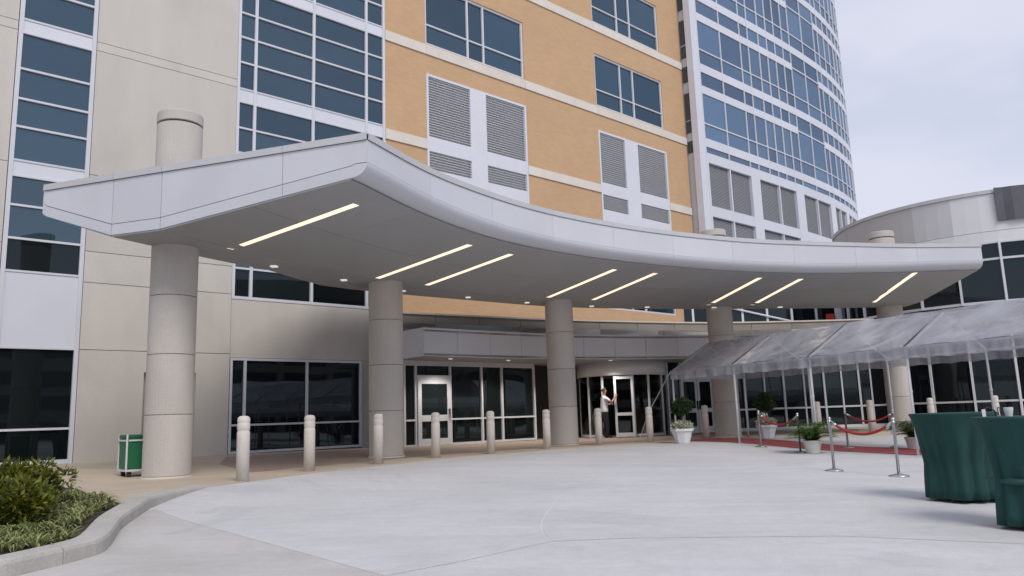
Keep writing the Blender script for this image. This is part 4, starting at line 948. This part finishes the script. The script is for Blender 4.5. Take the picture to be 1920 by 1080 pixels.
cup = mk('cup', *lathe((4.95, 7.9, zt2), [(.03, 0), (.042, .06), (.044, .09), (.038, .088), (.028, .01)], 16), M['planter'], label='small white cup on the nearer green table', cat='cup', base=True)
gl = empty('wire_holder', (4.83, 8.05, zt2), 0, 'low dark wire holder with white card on the nearer green table', 'holder')
mk('wire', *tube([Vector((4.76, 8.05, zt2 + .004)), Vector((4.77, 8.05, zt2 + .06)), Vector((4.83, 8.05, zt2 + .09)), Vector((4.9, 8.05, zt2 + .06)), Vector((4.91, 8.05, zt2 + .004))], .008, 6), M['black'], gl)
mk('card', *xbox(4.765, 4.80, 8.035, 8.047, zt2 + .002, zt2 + .075), M['planter'], gl)
# folding chair by the rotunda, seen over the tables
px, py = 13.6, 21.6; pz = zp(px, py)
chz = empty('metal_chair', (px, py, pz), 0, 'dark metal chair seen above the wide green table', 'chair')
mk('seat', *xbox(px - .22, px + .22, py - .22, py + .22, pz + .44, pz + .47), M['black'], chz)
for sx in (-.2, .2):
    mk('leg', *tube([Vector((px + sx, py - .2, pz)), Vector((px + sx, py - .2, pz + .45))], .013, 6), M['black'], chz); mk('leg', *tube([Vector((px + sx, py + .24, pz)), Vector((px + sx, py + .2, pz + .5)), Vector((px + sx, py + .27, pz + .95))], .013, 6), M['black'], chz)
mk('backrest', *join([tube([Vector((px + k, py + .21, pz + .55)), Vector((px + k, py + .265, pz + .93))], .008, 5) for k in (-.15, -.1, -.05, 0, .05, .1, .15)] + [tube([Vector((px - .2, py + .27, pz + .94)), Vector((px + .2, py + .27, pz + .94))], .012, 6)]), M['black'], chz)

# ================================================================== PERSON at the open door leaf
def person(x, y, z0, h, face):
    s = h / 1.78; R = Matrix.Rotation(face, 4, 'Z')
    T = lambda p: tuple(R @ (Vector(p) * s) + Vector((x, y, z0)))
    # local: +x forward, +y left
    J = {'pel': ((0, 0, .95), .135, .165), 'sp': ((.0, 0, 1.12), .13, .16), 'ch': ((.01, 0, 1.32), .125, .175), 'nk0': ((.0, 0, 1.47), .06, .075), 'nk': ((.015, 0, 1.53), .052, .052), 'hd0': ((.03, 0, 1.60), .075, .07), 'hd1': ((.035, 0, 1.68), .09, .078), 'hd2': ((.03, 0, 1.745), .06, .055),
         'lsh': ((.0, .19, 1.43), .062, .062), 'lel': ((.08, .27, 1.17), .045, .045), 'lwr': ((.30, .22, 1.20), .032, .032), 'lhd': ((.38, .20, 1.23), .035, .02),
         'rsh': ((.0, -.19, 1.43), .062, .062), 'rel': ((.20, -.25, 1.26), .046, .046), 'rwr': ((.36, -.19, 1.44), .032, .032), 'rhd': ((.42, -.17, 1.51), .035, .02),
         'lhp': ((0, .09, .90), .105, .10), 'lkn': ((.04, .10, .50), .065, .065), 'lan': ((-.02, .10, .09), .045, .045), 'lto': ((.15, .11, .035), .04, .03),
         'rhp': ((0, -.09, .90), .105, .10), 'rkn': ((.06, -.10, .50), .065, .065), 'ran': ((.05, -.10, .09), .045, .045), 'rto': ((.22, -.11, .035), .04, .03)}
    E = [('pel', 'sp'), ('sp', 'ch'), ('ch', 'nk0'), ('nk0', 'nk'), ('nk', 'hd0'), ('hd0', 'hd1'), ('hd1', 'hd2'), ('ch', 'lsh'), ('lsh', 'lel'), ('lel', 'lwr'), ('lwr', 'lhd'), ('ch', 'rsh'), ('rsh', 'rel'), ('rel', 'rwr'), ('rwr', 'rhd'), ('pel', 'lhp'), ('lhp', 'lkn'), ('lkn', 'lan'), ('lan', 'lto'), ('pel', 'rhp'), ('rhp', 'rkn'), ('rkn', 'ran'), ('ran', 'rto')]
    K = list(J); me = bpy.data.meshes.new('person_skel'); me.from_pydata([Vector(J[k][0]) * s for k in K], [(K.index(a), K.index(b)) for a, b in E], [])
    ob = bpy.data.objects.new('person_skel', me); COL.objects.link(ob)
    ob.modifiers.new('skin', 'SKIN'); sd = me.skin_vertices[0].data
    for i, k in enumerate(K): sd[i].radius = (J[k][1] * s, J[k][2] * s); sd[i].use_root = k == 'pel'
    sub = ob.modifiers.new('sub', 'SUBSURF'); sub.levels = 2; sub.render_levels = 2
    dg = bpy.context.evaluated_depsgraph_get(); ev = ob.evaluated_get(dg); m2 = bpy.data.meshes.new_from_object(ev)
    V = [v.co.copy() for v in m2.vertices]; Fs = [tuple(p.vertices) for p in m2.polygons]
    bpy.data.objects.remove(ob, do_unlink=True)
    # fingers and thumb, nose, ears
    add = []
    for hd, wr, sg in (('lhd', 'lwr', 1), ('rhd', 'rwr', -1)):
        c = Vector(J[hd][0]); d = (c - Vector(J[wr][0])).normalized(); sdv = d.cross(Vector((0, sg, 0))).normalized(); cu = d.cross(sdv).normalized() * -sg
        for q, ln in ((-.027, .062), (-.009, .075), (.009, .07), (.027, .055)):
            b = c + sdv * q; add.append(tube([b * s, (b + d * ln * .5) * s, (b + d * ln * .8 + cu * .02) * s, (b + d * ln * .85 + cu * .045) * s], [.0095 * s, .009 * s, .008 * s, .006 * s], 6))
        b = c - d * .02 - sdv * .035; add.append(tube([b * s, (b - sdv * .025 + d * .03) * s, (b - sdv * .02 + d * .06 + cu * .015) * s], [.011 * s, .0095 * s, .007 * s], 6))
    add.append(tube([Vector((.105, 0, 1.69)) * s, Vector((.135, 0, 1.655)) * s, Vector((.11, 0, 1.645)) * s], [.008 * s, .014 * s, .01 * s], 6))
    for sg in (-1, 1): add.append(tube([Vector((.02, sg * .074, 1.69)) * s, Vector((.015, sg * .088, 1.66)) * s, Vector((.025, sg * .074, 1.635)) * s], .011 * s, 6))
    V, Fs = join([(V, Fs)] + add)
    o = mk('person', [R @ v + Vector((x, y, z0)) for v in V], Fs, [M['skin'], M['shirt'], M['trouser'], M['black']], smooth=True, base=True, label='person in white short-sleeved shirt and dark trousers holding the door leaf open', cat='person')
    Ri = R.inverted()
    for p in o.data.polygons:
        c = sum((Vector(V[i]) for i in p.vertices), Vector()) / len(p.vertices) / s
        if c.z < .075: mi = 3
        elif c.z < .93 and abs(c.y) < .24 and c.x < .25: mi = 2
        elif c.z < 1.475 and abs(c.y) < .23 and c.x < .14: mi = 1
        elif 1.22 < c.z < 1.5 and c.x < .12: mi = 1
        else: mi = 0
        p.material_index = mi
    hv = []; rows = []
    for i in range(7):
        ph = i / 6 * 1.75; rows.append([T((.022 - .012 * i / 6 + .098 * math.sin(ph) * math.cos(a) * (1 if math.cos(a) < .2 else .82), .086 * math.sin(ph) * math.sin(a), 1.685 + .092 * math.cos(ph) + (.06 * math.sin(ph) if math.cos(a) > .35 else 0))) for a in [k * 2 * math.pi / 18 for k in range(19)]])
    v, f = grid(rows); solid(mk('hair', v, f, M['hair'], o, smooth=True), .012 * s, 1)
    for sg in (-1, 1): mk('eye', *lathe(T((.108, sg * .032, 1.684)), [(.004 * s, -.006 * s), (.009 * s, 0), (.004 * s, .006 * s)], 8), M['hair'], o)
    mk('mouth', *tube([T((.103, -.022, 1.618)), T((.112, 0, 1.616)), T((.103, .022, 1.618))], .004 * s, 5), M['hair'], o)
    mk('collar', *lathe(T((.005, 0, 1.475)), [(.085 * s, -.02 * s), (.078 * s, .015 * s), (.068 * s, .03 * s)], 16), M['shirt'], o)
pl = arcp(rad(252), DR + .02)
person(pl.x - .40, pl.y - .10, zs(pl.x - .4, pl.y - .1) - .005, 1.82, rad(15))

# ================================================================== BEHIND THE CAMERA (seen mirrored in the glass)
et = empty('event_tent', W(38, -13, -.46), TH, 'long white event tent opposite the entrance', 'tent')
for i in range(6):
    u0 = 16 + i * 8
    for a, b in ((-17, -13.5), (-10, -13.5)):
        v, f = grid([[W(u0 + .05, a, 2.2), W(u0 + 7.95, a, 2.2)], [W(u0 + .05, b, 4.2), W(u0 + 7.95, b, 4.2)]]); solid(mk('roof_panel', v, f, M['tentwhite'], et), .03, 0)
    mk('valance', *ubox(u0 + .05, u0 + 7.95, -10.02, -9.98, 1.8, 2.19), M['tentwhite'], et)
    for n in (-17, -10): mk('pole', *ubox(u0 - .04, u0 + .04, n - .04, n + .04, -.46, 2.2), M['pole'], et)
pk = empty('parking_structure', W(30, -62, -.5), TH, 'long concrete parking structure far across the drive', 'building')
for k in range(4):
    mk('deck_edge', *ubox(-70, 120, -62, -61.6, 1.9 + k * 3.2, 3.2 + k * 3.2), M['podium'], pk)
for k in range(24): mk('pier', *ubox(-70 + k * 8, -69.2 + k * 8, -62.3, -61.4, -.5, 13), M['podium'], pk)
mk('rear_wall', *ubox(-70, 120, -70, -69, -.5, 13), M['dark'], pk)
